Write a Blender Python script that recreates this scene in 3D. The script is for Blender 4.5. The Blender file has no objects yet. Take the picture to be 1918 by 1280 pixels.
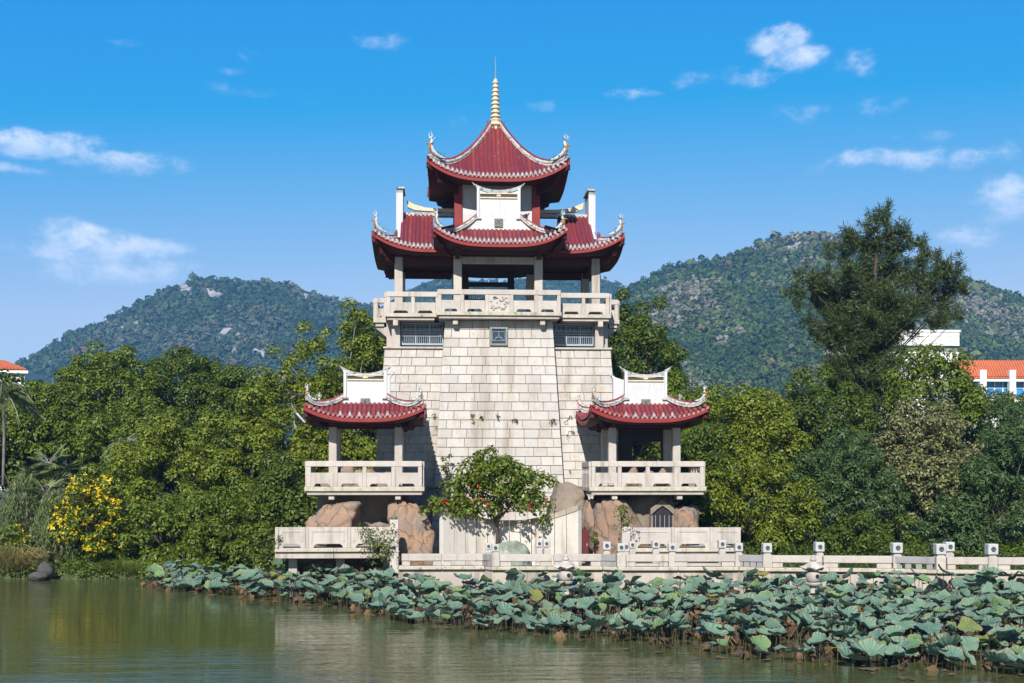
import bpy, math, random
import numpy as np
from mathutils import Vector, Matrix, noise

# ---------------------------------------------------------------- camera, sky, sun, exposure
scene = bpy.context.scene
F, HV, U0, D0, H0 = 2500.0, 895.0, 959.0, 62.5, 4.75      # focal length in photo pixels, horizon row, middle column, distance, eye height
YAW = math.radians(3.2)
cam_d = bpy.data.cameras.new("camera")
cam = bpy.data.objects.new("camera", cam_d)
scene.collection.objects.link(cam)
cam.location = (0, -D0, H0)
cam.rotation_euler = (math.radians(90), 0, -YAW)
cam_d.sensor_width = 36.0
cam_d.lens = F / 1918.0 * 36.0
cam_d.shift_y = (HV - 640.0) / 1918.0
cam_d.clip_start = 0.5
cam_d.clip_end = 12000
scene.camera = cam

SUN_DIR = Vector((-0.225, -1.0, 0.76)).normalized()        # towards the sun
SUN_EL = math.asin(SUN_DIR.z)
world = bpy.data.worlds.new("World")
scene.world = world
world.use_nodes = True
sun_d = bpy.data.lights.new("sun", 'SUN')
sun_d.energy = 5.0
sun_d.angle = math.radians(0.53)
sun_d.color = (1.0, 0.955, 0.89)
sun = bpy.data.objects.new("sun", sun_d)
sun.location = (-30, -100, 110)
sun.rotation_euler = (-SUN_DIR).to_track_quat('-Z', 'Y').to_euler()
scene.collection.objects.link(sun)
scene.view_settings.view_transform = 'Standard'
scene.view_settings.look = 'None'
scene.view_settings.gamma = 1
scene.view_settings.exposure = 0.80
scene.view_settings.use_curve_mapping = False
scene.cycles.max_bounces = 8
scene.cycles.transparent_max_bounces = 8
scene.cycles.volume_bounces = 0

def ray(u, v):
    a, b = (u - U0) / F, (HV - v) / F
    return Vector((math.sin(YAW) + a * math.cos(YAW), math.cos(YAW) - a * math.sin(YAW), b))
def P(u, v, Y):
    d = ray(u, v); t = (Y + D0) / d.y
    return Vector((d.x * t, Y, H0 + d.z * t))
def X(u, Y): return P(u, HV, Y).x
def Z(v, Y, u=935): return P(u, v, Y).z

def build_sky():
    nt = world.node_tree; nt.nodes.clear()
    N, L = nt.nodes.new, nt.links.new
    def M(op, a, b=None, c=None):
        n = N('ShaderNodeMath'); n.operation = op
        for i, s in enumerate((a, b, c)):
            if s is None: continue
            if isinstance(s, (int, float)): n.inputs[i].default_value = s
            else: L(s, n.inputs[i])
        return n.outputs[0]
    out = N('ShaderNodeOutputWorld'); bg = N('ShaderNodeBackground')
    sky = N('ShaderNodeTexSky'); sky.sky_type = 'NISHITA'; sky.sun_disc = False
    sky.sun_elevation = SUN_EL; sky.sun_rotation = math.atan2(SUN_DIR.x, SUN_DIR.y)
    sky.air_density = 1.0; sky.dust_density = 0.25; sky.ozone_density = 2.6
    # the photograph's rendering of blue: one fixed colour response for the whole sky
    sp_ = N('ShaderNodeSeparateColor'); L(sky.outputs[0], sp_.inputs[0])
    cb_ = N('ShaderNodeCombineColor')
    gg_ = M('MULTIPLY_ADD', sp_.outputs[1], .658, .23)
    rr_ = M('MAXIMUM', M('MULTIPLY', M('SUBTRACT', sp_.outputs[0], 2.10), 1.53), M('MULTIPLY', sp_.outputs[0], .06))
    L(M('MINIMUM', rr_, M('MULTIPLY', gg_, .78)), cb_.inputs[0]); L(gg_, cb_.inputs[1]); L(M('MULTIPLY_ADD', sp_.outputs[2], .158, 4.85), cb_.inputs[2])
    class hs: outputs = [cb_.outputs[0]]
    tc = N('ShaderNodeTexCoord'); sep = N('ShaderNodeSeparateXYZ'); L(tc.outputs['Generated'], sep.inputs[0])
    x, y, z = sep.outputs
    az = M('ARCTAN2', x, y); el = M('ARCSINE', z)
    co = N('ShaderNodeCombineXYZ'); L(az, co.inputs[0]); L(M('MULTIPLY', el, 1.5), co.inputs[1])
    n1 = N('ShaderNodeTexNoise'); n1.inputs['Scale'].default_value = 42; n1.inputs['Detail'].default_value = 10; n1.inputs['Roughness'].default_value = 0.66
    L(co.outputs[0], n1.inputs['Vector'])
    nw = N('ShaderNodeTexNoise'); nw.inputs['Scale'].default_value = 11; nw.inputs['Detail'].default_value = 3
    L(co.outputs[0], nw.inputs['Vector'])
    sw = N('ShaderNodeSeparateColor'); L(nw.outputs['Color'], sw.inputs[0])
    az2 = M('ADD', az, M('MULTIPLY', M('SUBTRACT', sw.outputs[0], 0.5), 0.050))
    el2 = M('ADD', el, M('MULTIPLY', M('SUBTRACT', sw.outputs[1], 0.5), 0.030))
    blobs = [(60, 268, 115, 36, 1.0), (20, 318, 80, 18, .6), (215, 306, 130, 26, .7), (205, 452, 120, 34, .95), (150, 470, 130, 22, .75), (225, 500, 150, 34, .78),
             (715, 82, 60, 22, .45), (235, 90, 26, 10, .4), (440, 95, 55, 16, .3), (425, 125, 28, 12, .36), (440, 160, 70, 22, .26),
             (1460, 82, 52, 38, .85), (1500, 112, 66, 26, .95), (1415, 140, 60, 26, .6), (1300, 147, 55, 22, .42), (1620, 115, 42, 32, .6),
             (1190, 180, 55, 16, .6), (1015, 192, 42, 18, .36), (1510, 208, 48, 28, .4), (1660, 200, 34, 32, .38), (1700, 302, 155, 28, .78),
             (1735, 258, 46, 16, .36), (1895, 370, 75, 62, .78), (1825, 437, 70, 28, .7), (1905, 275, 46, 22, .42), (865, 236, 46, 18, .26), (580, 187, 42, 12, .24),
             (1240, 350, 90, 12, .15), (-200, 300, 160, 40, .8), (2100, 300, 150, 60, .8), (2250, 160, 160, 60, .7), (-350, 520, 170, 40, .7)]
    acc = None; acc2 = None
    for (u, v, w, h, amp) in blobs:
        d = ray(u, v).normalized()
        a0, e0 = math.atan2(d.x, d.y), math.asin(d.z)
        k = d.y
        dx = M('MULTIPLY', M('SUBTRACT', az2, a0), F / (w * 1.45) / (k if k > .5 else .5))
        dy = M('MULTIPLY', M('SUBTRACT', el2, e0), F / h)
        m = M('SUBTRACT', 1.0, M('ADD', M('MULTIPLY', dx, dx), M('MULTIPLY', dy, dy)))
        m = M('MULTIPLY', M('MAXIMUM', m, 0.0), amp)
        acc = m if acc is None else M('MAXIMUM', acc, m)
        s = M('MULTIPLY', m, dy)
        acc2 = s if acc2 is None else M('ADD', acc2, s)
    # the rest of the sky: scattered small cloud of the same kind
    n3 = N('ShaderNodeTexNoise'); n3.inputs['Scale'].default_value = 3.2; n3.inputs['Detail'].default_value = 2
    L(tc.outputs['Generated'], n3.inputs['Vector'])
    away = N('ShaderNodeMapRange'); away.inputs[1].default_value = 0.0; away.inputs[2].default_value = 0.75; away.inputs[3].default_value = 1; away.inputs[4].default_value = 0
    L(y, away.inputs[0])
    gen = M('MULTIPLY', M('MULTIPLY', M('MAXIMUM', M('SUBTRACT', n3.outputs[0], 0.56), 0.0), 4.0), away.outputs[0])
    acc = M('MAXIMUM', acc, gen)
    dens = M('SUBTRACT', M('ADD', M('MULTIPLY', acc, 1.15), M('MULTIPLY', M('SUBTRACT', n1.outputs[0], 0.5), 2.9)), 0.17)
    mr = N('ShaderNodeMapRange'); mr.interpolation_type = 'SMOOTHSTEP'
    mr.inputs[1].default_value = -0.05; mr.inputs[2].default_value = 1.35; mr.inputs[3].default_value = 0; mr.inputs[4].default_value = 0.86
    L(dens, mr.inputs[0])
    gate = N('ShaderNodeMapRange'); gate.inputs[1].default_value = 0.0; gate.inputs[2].default_value = 0.55
    L(acc, gate.inputs[0])
    fac = M('MULTIPLY', mr.outputs[0], gate.outputs[0])
    shade = N('ShaderNodeMapRange'); shade.inputs[1].default_value = -0.35; shade.inputs[2].default_value = 0.35
    L(acc2, shade.inputs[0])
    cc = N('ShaderNodeMix'); cc.data_type = 'RGBA'
    cc.inputs['A'].default_value = (4.2, 5.3, 7.4, 1); cc.inputs['B'].default_value = (7.0, 7.4, 8.4, 1)
    L(shade.outputs[0], cc.inputs['Factor'])
    mx = N('ShaderNodeMix'); mx.data_type = 'RGBA'
    L(fac, mx.inputs['Factor']); L(hs.outputs[0], mx.inputs['A']); L(cc.outputs['Result'], mx.inputs['B'])
    L(mx.outputs['Result'], bg.inputs['Color'])
    bg.inputs['Strength'].default_value = 0.0812
    L(bg.outputs[0], out.inputs['Surface'])
build_sky()

# ---------------------------------------------------------------- helpers
COL = scene.collection
def thing(name, label, cat, loc, group=None):
    o = bpy.data.objects.new(name, None)
    COL.objects.link(o); o.location = loc
    o.empty_display_size = 0.3
    o['label'] = label; o['category'] = cat
    if group: o['group'] = group
    return o
def tag(o, label=None, cat=None, group=None, kind=None):
    for k, v in (('label', label), ('category', cat), ('group', group), ('kind', kind)):
        if v: o[k] = v
    return o
ORIGIN = {}
def world_loc(o):
    l = Vector((0, 0, 0))
    while o is not None:
        l = l + o.location; o = o.parent
    return l
def link_mesh(name, me, parent=None, loc=(0, 0, 0)):
    o = bpy.data.objects.new(name, me)
    COL.objects.link(o)
    o.location = loc
    if parent is not None: o.parent = parent
    return o

class MB:
    """collects pieces of one mesh in world coordinates"""
    def __init__(s): s.v = []; s.f = []; s.m = []; s.cur = 0
    def add(s, vs, fs):
        b = len(s.v)
        s.v.extend(tuple(p) for p in vs)
        for f in fs: s.f.append(tuple(b + i for i in f)); s.m.append(s.cur)
        return s
    def box(s, x0, x1, y0, y1, z0, z1):
        return s.hexa([(x0, y0), (x1, y0), (x1, y1), (x0, y1)], z0, z1)
    def hexa(s, pts, z0, z1, top=None):
        top = top or pts; n = len(pts)
        vs = [(p[0], p[1], z0) for p in pts] + [(p[0], p[1], z1) for p in top]
        fs = [tuple(range(n - 1, -1, -1)), tuple(range(n, 2 * n))] + [(i, (i + 1) % n, n + (i + 1) % n, n + i) for i in range(n)]
        return s.add(vs, fs)
    def seg(s, A, B, s0, s1, z0, z1, th, off=0.0):
        """box along the line A->B (2D) from s0 to s1 metres, th thick, off to the side"""
        A, B = Vector(A[:2]), Vector(B[:2]); d = (B - A).normalized(); n = Vector((d.y, -d.x))
        q = lambda a, b: A + d * a + n * (b + off)
        return s.hexa([q(s0, th / 2), q(s1, th / 2), q(s1, -th / 2), q(s0, -th / 2)], z0, z1)
    def plate(s, pts, axis, a, b):
        """polygon (2D list) extruded along axis 0=x, 1=y, 2=z from a to b"""
        n = len(pts)
        def mk(p, t):
            return (t, p[0], p[1]) if axis == 0 else ((p[0], t, p[1]) if axis == 1 else (p[0], p[1], t))
        vs = [mk(p, a) for p in pts] + [mk(p, b) for p in pts]
        fs = [tuple(range(n - 1, -1, -1)), tuple(range(n, 2 * n))] + [(i, (i + 1) % n, n + (i + 1) % n, n + i) for i in range(n)]
        return s.add(vs, fs)
    def tube(s, path, r, n=6, cap=True):
        path = [Vector(p) for p in path]
        if not isinstance(r, (list, tuple)): r = [r] * len(path)
        vs = []; ref = Vector((0, 0, 1))
        for i, p in enumerate(path):
            t = (path[min(i + 1, len(path) - 1)] - path[max(i - 1, 0)]).normalized()
            rr = ref if abs(t.dot(ref)) < .95 else Vector((1, 0, 0))
            a = t.cross(rr).normalized(); b = a.cross(t)
            for k in range(n):
                w = 2 * math.pi * k / n
                vs.append(p + (a * math.cos(w) + b * math.sin(w)) * r[i])
        fs = []
        for i in range(len(path) - 1):
            for k in range(n):
                fs.append((i * n + k, i * n + (k + 1) % n, (i + 1) * n + (k + 1) % n, (i + 1) * n + k))
        if cap: fs += [tuple(range(n - 1, -1, -1)), tuple(range((len(path) - 1) * n, len(path) * n))]
        return s.add(vs, fs)
    def lathe(s, c, prof, n=16, sq=0.0):
        vs = []; c = Vector(c)
        for (r, z) in prof:
            for k in range(n):
                w = 2 * math.pi * (k + .5) / n
                vs.append(c + Vector((r * math.cos(w), r * math.sin(w), z)))
        m = len(prof)
        fs = [(i * n + k, i * n + (k + 1) % n, (i + 1) * n + (k + 1) % n, (i + 1) * n + k) for i in range(m - 1) for k in range(n)]
        fs += [tuple(range(n - 1, -1, -1)), tuple(range((m - 1) * n, m * n))]
        return s.add(vs, fs)
    def grid(s, rows):
        m, n = len(rows), len(rows[0])
        vs = [p for r in rows for p in r]
        return s.add(vs, [(i * n + k, i * n + k + 1, (i + 1) * n + k + 1, (i + 1) * n + k) for i in range(m - 1) for k in range(n - 1)])
    def sweep(s, path, prof, side=None, up=None):
        """closed 2D profile (offset sideways, offset up) swept along a path; sideways = horizontal normal of the path"""
        path = [Vector(p) for p in path]; n = len(prof); vs = []
        for i, p in enumerate(path):
            t = (path[min(i + 1, len(path) - 1)] - path[max(i - 1, 0)]).normalized()
            a = Vector(side) if side is not None else Vector((t.y, -t.x, 0)).normalized()
            b = Vector(up) if up is not None else a.cross(t).normalized()
            if b.z < 0: b = -b
            for (q, w) in prof: vs.append(p + a * q + b * w)
        fs = [(i * n + k, i * n + (k + 1) % n, (i + 1) * n + (k + 1) % n, (i + 1) * n + k) for i in range(len(path) - 1) for k in range(n)]
        fs += [tuple(range(n - 1, -1, -1)), tuple(range((len(path) - 1) * n, len(path) * n))]
        return s.add(vs, fs)
    def build(s, name, mats, parent=None, smooth=False, loc=None, bevel=0.0):
        base = Vector(loc) if loc is not None else (Vector((0, 0, 0)))
        if parent is not None:
            pl = world_loc(parent)
            if loc is None: base = pl
        me = bpy.data.meshes.new(name)
        me.from_pydata([(p[0] - base.x, p[1] - base.y, p[2] - base.z) for p in s.v], [], s.f)
        mats = mats if isinstance(mats, (list, tuple)) else [mats]
        for m in mats: me.materials.append(m)
        if len(mats) > 1: me.polygons.foreach_set('material_index', s.m)
        if smooth: me.polygons.foreach_set('use_smooth', [True] * len(me.polygons))
        me.update()
        o = link_mesh(name, me, parent, base - (world_loc(parent) if parent is not None else Vector((0, 0, 0))))
        if bevel:
            b = o.modifiers.new('bevel', 'BEVEL'); b.width = bevel; b.segments = 1; b.limit_method = 'ANGLE'
        return o

def np_mesh(name, verts, faces, mats, smooth=False, colors=None, midx=None):
    """fast mesh from numpy: faces (n,k)"""
    me = bpy.data.meshes.new(name)
    nv, (nf, k) = len(verts), faces.shape
    me.vertices.add(nv); me.vertices.foreach_set('co', np.ascontiguousarray(verts, dtype=np.float32).ravel())
    me.loops.add(nf * k); me.loops.foreach_set('vertex_index', np.ascontiguousarray(faces, dtype=np.int32).ravel())
    me.polygons.add(nf)
    me.polygons.foreach_set('loop_start', np.arange(0, nf * k, k, dtype=np.int32))
    for m in (mats if isinstance(mats, (list, tuple)) else [mats]): me.materials.append(m)
    if midx is not None: me.polygons.foreach_set('material_index', np.ascontiguousarray(midx, dtype=np.int32))
    if smooth: me.polygons.foreach_set('use_smooth', np.ones(nf, dtype=bool))
    if colors is not None:
        at = me.color_attributes.new('tint', 'FLOAT_COLOR', 'POINT')
        at.data.foreach_set('color', np.ascontiguousarray(colors, dtype=np.float32).ravel())
    me.update(calc_edges=True); me.validate()
    return me

# ---------------------------------------------------------------- materials
def rgba(c): return (c[0], c[1], c[2], 1.0)
def new_mat(name):
    m = bpy.data.materials.new(name); m.use_nodes = True
    nt = m.node_tree; b = nt.nodes['Principled BSDF']
    return m, nt, b
def mixc(nt, fac, a, b, mode='MIX'):
    n = nt.nodes.new('ShaderNodeMix'); n.data_type = 'RGBA'; n.blend_type = mode
    for s, key in ((fac, 'Factor'), (a, 'A'), (b, 'B')):
        i = n.inputs[key]
        if isinstance(s, (int, float)): i.default_value = s
        elif isinstance(s, tuple): i.default_value = rgba(s)
        else: nt.links.new(s, i)
    return n.outputs['Result']
def ntex(nt, scale, detail=5, rough=.6, stretch=None, vec=None):
    t = nt.nodes.new('ShaderNodeTexNoise'); t.inputs['Scale'].default_value = scale
    t.inputs['Detail'].default_value = detail; t.inputs['Roughness'].default_value = rough
    if vec is None:
        g = nt.nodes.get('geo') or nt.nodes.new('ShaderNodeNewGeometry'); g.name = 'geo'; vec = g.outputs['Position']
    if stretch:
        mp = nt.nodes.new('ShaderNodeMapping'); mp.inputs['Scale'].default_value = stretch
        nt.links.new(vec, mp.inputs['Vector']); vec = mp.outputs[0]
    nt.links.new(vec, t.inputs['Vector'])
    return t.outputs['Fac']
def mrange(nt, val, a, b, c=0.0, d=1.0):
    n = nt.nodes.new('ShaderNodeMapRange'); nt.links.new(val, n.inputs[0])
    for i, x in enumerate((a, b, c, d)): n.inputs[i + 1].default_value = x
    return n.outputs[0]
ALB = .82
def surf(name, c1, c2, scale=2.0, rough=.85, bump=.25, bscale=25, rnd=0.0, streak=None, spots=None, spec=.3, hue=0.0, cracks=None):
    m, nt, b = new_mat(name); L = nt.links.new
    c1, c2 = tuple(x * ALB for x in c1), tuple(x * ALB for x in c2)
    col = mixc(nt, mrange(nt, ntex(nt, scale, 6, .65), .3, .7), c1, c2)
    if spots:                                             # (colour, scale, threshold, softness)
        col = mixc(nt, mrange(nt, ntex(nt, spots[1], 6, .7), spots[2], spots[2] + spots[3]), col, spots[0])
    if streak:                                            # rain streaks: (colour, horizontal scale, threshold, amount)
        s = ntex(nt, 1.0, 5, .65, (streak[1], streak[1], streak[1] * .09))
        col = mixc(nt, mrange(nt, s, streak[2], streak[2] + .16, 0, streak[3]), col, streak[0])
    if cracks:                                            # (scale, width, colour)
        vt = nt.nodes.new('ShaderNodeTexVoronoi'); vt.feature = 'DISTANCE_TO_EDGE'; vt.inputs['Scale'].default_value = cracks[0]
        dn = nt.nodes.new('ShaderNodeTexNoise'); dn.inputs['Scale'].default_value = 2.2; dn.inputs['Detail'].default_value = 5
        L(nt.nodes['geo'].outputs['Position'], dn.inputs['Vector'])
        va = nt.nodes.new('ShaderNodeVectorMath'); va.operation = 'MULTIPLY_ADD'; va.inputs[1].default_value = (.9, .9, .9)
        L(dn.outputs['Color'], va.inputs[0]); L(nt.nodes['geo'].outputs['Position'], va.inputs[2]); L(va.outputs[0], vt.inputs['Vector'])
        col = mixc(nt, mrange(nt, vt.outputs['Distance'], 0, cracks[1], .85, 0), col, cracks[2])
    if rnd:
        oi = nt.nodes.new('ShaderNodeObjectInfo')
        hs = nt.nodes.new('ShaderNodeHueSaturation')
        L(mrange(nt, oi.outputs['Random'], 0, 1, 1 - rnd, 1 + rnd * .6), hs.inputs['Value'])
        if hue: L(mrange(nt, oi.outputs['Random'], 0, 1, .5 - hue, .5 + hue), hs.inputs['Hue'])
        L(col, hs.inputs['Color']); col = hs.outputs[0]
    L(col, b.inputs['Base Color'])
    b.inputs['Roughness'].default_value = rough
    b.inputs['Specular IOR Level'].default_value = spec
    if bump:
        bp = nt.nodes.new('ShaderNodeBump'); bp.inputs['Strength'].default_value = bump; bp.inputs['Distance'].default_value = .03
        L(ntex(nt, bscale, 6, .65), bp.inputs['Height']); L(bp.outputs[0], b.inputs['Normal'])
    return m
def leaf_mat(name, cols, trans=.28, rough=.5, spec=.3):
    m, nt, b = new_mat(name); L = nt.links.new
    g = nt.nodes.new('ShaderNodeNewGeometry')
    cr = nt.nodes.new('ShaderNodeValToRGB')
    e = cr.color_ramp.elements
    while len(e) < len(cols): e.new(0.5)
    for i, c in enumerate(cols):
        e[i].position = i / max(1, len(cols) - 1); e[i].color = rgba(tuple(x * (ALB + .06) for x in c))
    L(g.outputs['Random Per Island'], cr.inputs[0])
    L(cr.outputs[0], b.inputs['Base Color'])
    b.inputs['Roughness'].default_value = rough; b.inputs['Specular IOR Level'].default_value = spec
    tr = nt.nodes.new('ShaderNodeBsdfTranslucent')
    hs = nt.nodes.new('ShaderNodeHueSaturation'); hs.inputs['Hue'].default_value = .485; hs.inputs['Value'].default_value = 1.5
    L(cr.outputs[0], hs.inputs['Color']); L(hs.outputs[0], tr.inputs['Color'])
    mx = nt.nodes.new('ShaderNodeMixShader'); mx.inputs[0].default_value = trans
    L(b.outputs[0], mx.inputs[1]); L(tr.outputs[0], mx.inputs[2])
    L(mx.outputs[0], nt.nodes['Material Output'].inputs['Surface'])
    return m

M = {}
M['block'] = surf('granite_block', (.515, .487, .446), (.43, .402, .362), .8, .88, .35, 22, rnd=.10, hue=.006, spots=((.33, .27, .205), 1.7, .50, .22), streak=((.22, .175, .13), 1.0, .53, .65))
M['mortar'] = surf('stained_mortar', (.42, .34, .255), (.28, .215, .155), 3, .95, .2)
M['granite'] = surf('pale_granite', (.49, .44, .385), (.40, .355, .31), 2.2, .85, .25, 40, rnd=.08, streak=((.17, .145, .115), 2.2, .55, .7), spots=((.30, .25, .205), 4, .56, .18))
M['granite_grey'] = surf('weathered_granite', (.46, .41, .36), (.34, .30, .26), 2.5, .9, .25, 40, rnd=.06, streak=((.16, .14, .11), 2.2, .57, .6))
M['edge'] = surf('slab_edge_stone', (.52, .47, .37), (.34, .31, .23), 3.0, .9, .3, 40, spots=((.12, .10, .07), 6, .58, .12), streak=((.13, .11, .08), 3.0, .58, .7))
M['plaster'] = surf('white_plaster', (.56, .56, .555), (.47, .47, .475), 2.5, .85, .12, 30, streak=((.25, .255, .26), 2.8, .57, .65), spots=((.32, .325, .33), 3.0, .60, .16))
M['ridge_plaster'] = surf('weathered_ridge_plaster', (.56, .54, .48), (.34, .33, .31), 6, .9, .4, 30, spots=((.10, .10, .095), 7, .50, .10))
M['tile'] = surf('red_glazed_tile', (.27, .030, .036), (.14, .016, .020), 6, .5, .35, 45, rnd=.26, hue=.012, spots=((.25, .13, .11), 4, .57, .16), streak=((.09, .02, .02), 4, .60, .5), spec=.4)
M['tile_end'] = surf('grey_tile_end', (.42, .46, .455), (.24, .22, .22), 9, .6, .2, 40, spots=((.20, .07, .07), 12, .52, .08))
M['pan'] = surf('tile_pan', (.10, .016, .020), (.15, .03, .03), 5, .8, .3, 30, spots=((.16, .11, .08), 6, .60, .12))
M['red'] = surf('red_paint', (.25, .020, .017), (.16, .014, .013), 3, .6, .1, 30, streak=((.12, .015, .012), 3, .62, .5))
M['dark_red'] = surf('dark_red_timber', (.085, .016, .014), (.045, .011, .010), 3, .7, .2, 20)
M['cream'] = surf('cream_stone', (.66, .57, .40), (.52, .43, .28), 4, .8, .3, 30, spots=((.2, .16, .10), 6, .62, .12))
M['bronze'] = surf('green_bronze', (.17, .18, .13), (.08, .09, .065), 14, .6, .6, 30)
M['frame'] = surf('grey_green_stone', (.24, .27, .25), (.15, .17, .16), 5, .8, .2, 30)
M['black'] = surf('void_shade_black', (.012, .013, .014), (.02, .02, .02), 4, .8, .1)  # near-black colour standing in for unlit depth
M['steel'] = surf('pale_window_metal', (.31, .36, .43), (.25, .29, .35), 4, .45, .05)
M['dark_frame_shade'] = surf('dark_timber_and_shade', (.030, .028, .027), (.045, .04, .036), 5, .6, .1)  # dark timber; also colours the added panels that stand in for shade
M['rod'] = surf('steel_rod', (.30, .31, .33), (.22, .22, .24), 8, .4, .05)
def glass_mat():
    m, nt, b = new_mat('dark_window_glass')
    b.inputs['Base Color'].default_value = (.018, .028, .038, 1); b.inputs['Roughness'].default_value = .06
    b.inputs['Specular IOR Level'].default_value = .8
    return m
M['glass'] = glass_mat()
M['rock'] = surf('orange_granite_boulder', (.34, .205, .122), (.235, .165, .12), 1.1, .92, .9, 26, spots=((.16, .135, .115), 1.2, .47, .16), streak=((.20, .17, .14), 1.2, .58, .6), cracks=(.75, .035, (.06, .045, .035)))
M['rock_grey'] = surf('brown_grey_rock', (.27, .215, .165), (.15, .125, .10), 1.0, .95, .8, 6, streak=((.08, .07, .06), 1.6, .55, .6))
M['moss'] = surf('mossy_mound', (.30, .33, .26), (.11, .13, .09), 2.6, .95, .5, 12, streak=((.42, .43, .38), 3.2, .56, .8))
M['screen'] = surf('stained_white_stone', (.57, .535, .475), (.48, .445, .39), 1.8, .85, .2, 30, rnd=.06, streak=((.24, .195, .13), 2.2, .50, .8))
M['coping'] = surf('weathered_coping', (.40, .35, .275), (.29, .25, .19), 3, .9, .3, 30, rnd=.08, spots=((.13, .11, .08), 5, .57, .14))
M['bark'] = surf('brown_bark', (.10, .075, .055), (.055, .042, .032), 6, .95, .8, 18)
M['bark_pale'] = surf('pale_bark', (.34, .30, .26), (.20, .17, .15), 5, .95, .6, 18)
M['red_box'] = surf('red_enamel', (.11, .014, .011), (.08, .010, .009), 3, .5, .05)
M['soil'] = surf('soil_and_litter', (.075, .06, .04), (.045, .04, .025), 2, 1, .6, 6)
# ---------------------------------------------------------------- the pagoda
rng = np.random.default_rng(7)
random.seed(7)
XC = X(935, 0.0)              # axis of the building
YC = 4.0                      # its middle in depth
pagoda = thing('pagoda', 'tall stone tower topped by open gallery and tiered red tiled roofs with spire', 'pagoda', (XC, YC, 0))

Z_DECK = 12.5
Z_WING = Z(655, 1.2)
# (half width, front y) of the battered faces at a height
def centre_face(z):
    k = (12.2 - z) * .064
    return 2.55 + k, 0.45 - k
def wing_face(z):
    k = (Z_WING - z) * .078
    return 5.40 + k, 1.10 - k
def frustum(mb, fn, z0, z1, dy=0.0, dx=0.0):
    a, ya = fn(z0); b, yb = fn(z1)
    q = lambda w, y: [(XC - w + dx, y + dy), (XC + w - dx, y + dy), (XC + w - dx, 2 * YC - y - dy), (XC - w + dx, 2 * YC - y - dy)]
    return mb.hexa(q(a, ya), z0, z1, q(b, yb))
mb = MB(); frustum(mb, wing_face, 0.2, Z_WING, .06, .06); frustum(mb, centre_face, 0.2, 12.19, .06, .06)
core = mb.build('core_wall', M['mortar'], pagoda)

# stone blocks, laid course by course
def course_cuts(x0, x1, off, rs):
    xs = [x0]; w = .72
    x = x0 + (w * (.5 + .2 * rs.random()) if off else w * (.85 + .3 * rs.random()))
    while x < x1 - .30:
        xs.append(x); x += w * (.8 + .42 * rs.random())
    if x1 - xs[-1] < .25 and len(xs) > 1: xs.pop()
    xs.append(x1)
    return xs
def block_on_front(fn, xa0, xa1, xb0, xb1, z0, z1, depth, j):
    """one block; xa.. at z0, xb.. at z1 (absolute offsets from the axis); front follows the batter"""
    g = .013
    y0, y1 = fn(z0)[1], fn(z1)[1]
    z0, z1 = z0 + g, z1 - g
    fr = rng.uniform(-.012, .012)
    vs = []
    c = .012
    for (x0, x1, y, z) in ((xa0, xa1, y0, z0), (xb0, xb1, y1, z1)):
        for (x, d) in ((x0 + g, fr), (x1 - g, fr), (x1 - g, depth), (x0 + g, depth)):
            vs.append((XC + x, y + d, z))
    return vs, [(3, 2, 1, 0), (4, 5, 6, 7), (0, 1, 5, 4), (1, 2, 6, 5), (2, 3, 7, 6), (3, 0, 4, 7)]
blocks, rest = [], MB()
nrow_c = 27
zs_c = np.linspace(0.6, 12.17, nrow_c + 1)
for i in range(nrow_c):
    z0, z1 = zs_c[i], zs_c[i + 1]
    w0, w1 = centre_face(z0)[0], centre_face(z1)[0]
    cuts = course_cuts(-w0, w0, i % 2, rng)
    for a, b in zip(cuts[:-1], cuts[1:]):
        # leave the openings of the two small windows free
        zc = (z0 + z1) / 2
        def sub(lo, hi):
            return block_on_front(centre_face, lo, hi, lo * w1 / w0, hi * w1 / w0, z0, z1, .30, i)
        def hole(zlo, zhi, wh):
            return zlo < zc < zhi and a < wh and b > -wh
        spans = [(a, b)]
        for (zlo, zhi, wh) in ((10.86, 11.95, .43), (5.05, 5.85, .58)):
            if zlo < zc < zhi:
                ns = []
                for (p, q) in spans:
                    if q <= -wh or p >= wh: ns.append((p, q)); continue
                    if p < -wh - .06: ns.append((p, -wh))
                    if q > wh + .06: ns.append((wh, q))
                spans = ns
        for (p, q) in spans:
            if q - p < .05: continue
            vs, fs = sub(p, q)
            if z0 > 1.9: blocks.append((vs, fs, z0))
            else: rest.add(vs, fs)
nrow_w = 25
zs_w = np.linspace(0.6, Z_WING, nrow_w + 1)
for side in (-1, 1):
    for i in range(nrow_w):
        z0, z1 = zs_w[i], zs_w[i + 1]
        o0, o1 = wing_face(z0)[0], wing_face(z1)[0]
        i0, i1 = centre_face(z0)[0] - .02, centre_face(z1)[0] - .02
        cuts = course_cuts(0, 1 * (o0 - i0), (i + 1) % 2, rng)
        for a, b in zip(cuts[:-1], cuts[1:]):
            k = (o1 - i1) / (o0 - i0)
            if side > 0: xa = (i0 + a, i0 + b); xb = (i1 + a * k, i1 + b * k)
            else: xa = (-i0 - b, -i0 - a); xb = (-i1 - b * k, -i1 - a * k)
            vs, fs = block_on_front(wing_face, xa[0], xa[1], xb[0], xb[1], z0, z1, .30, i)
            if z0 > 7.2: blocks.append((vs, fs, z0))
            else: rest.add(vs, fs)
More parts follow.
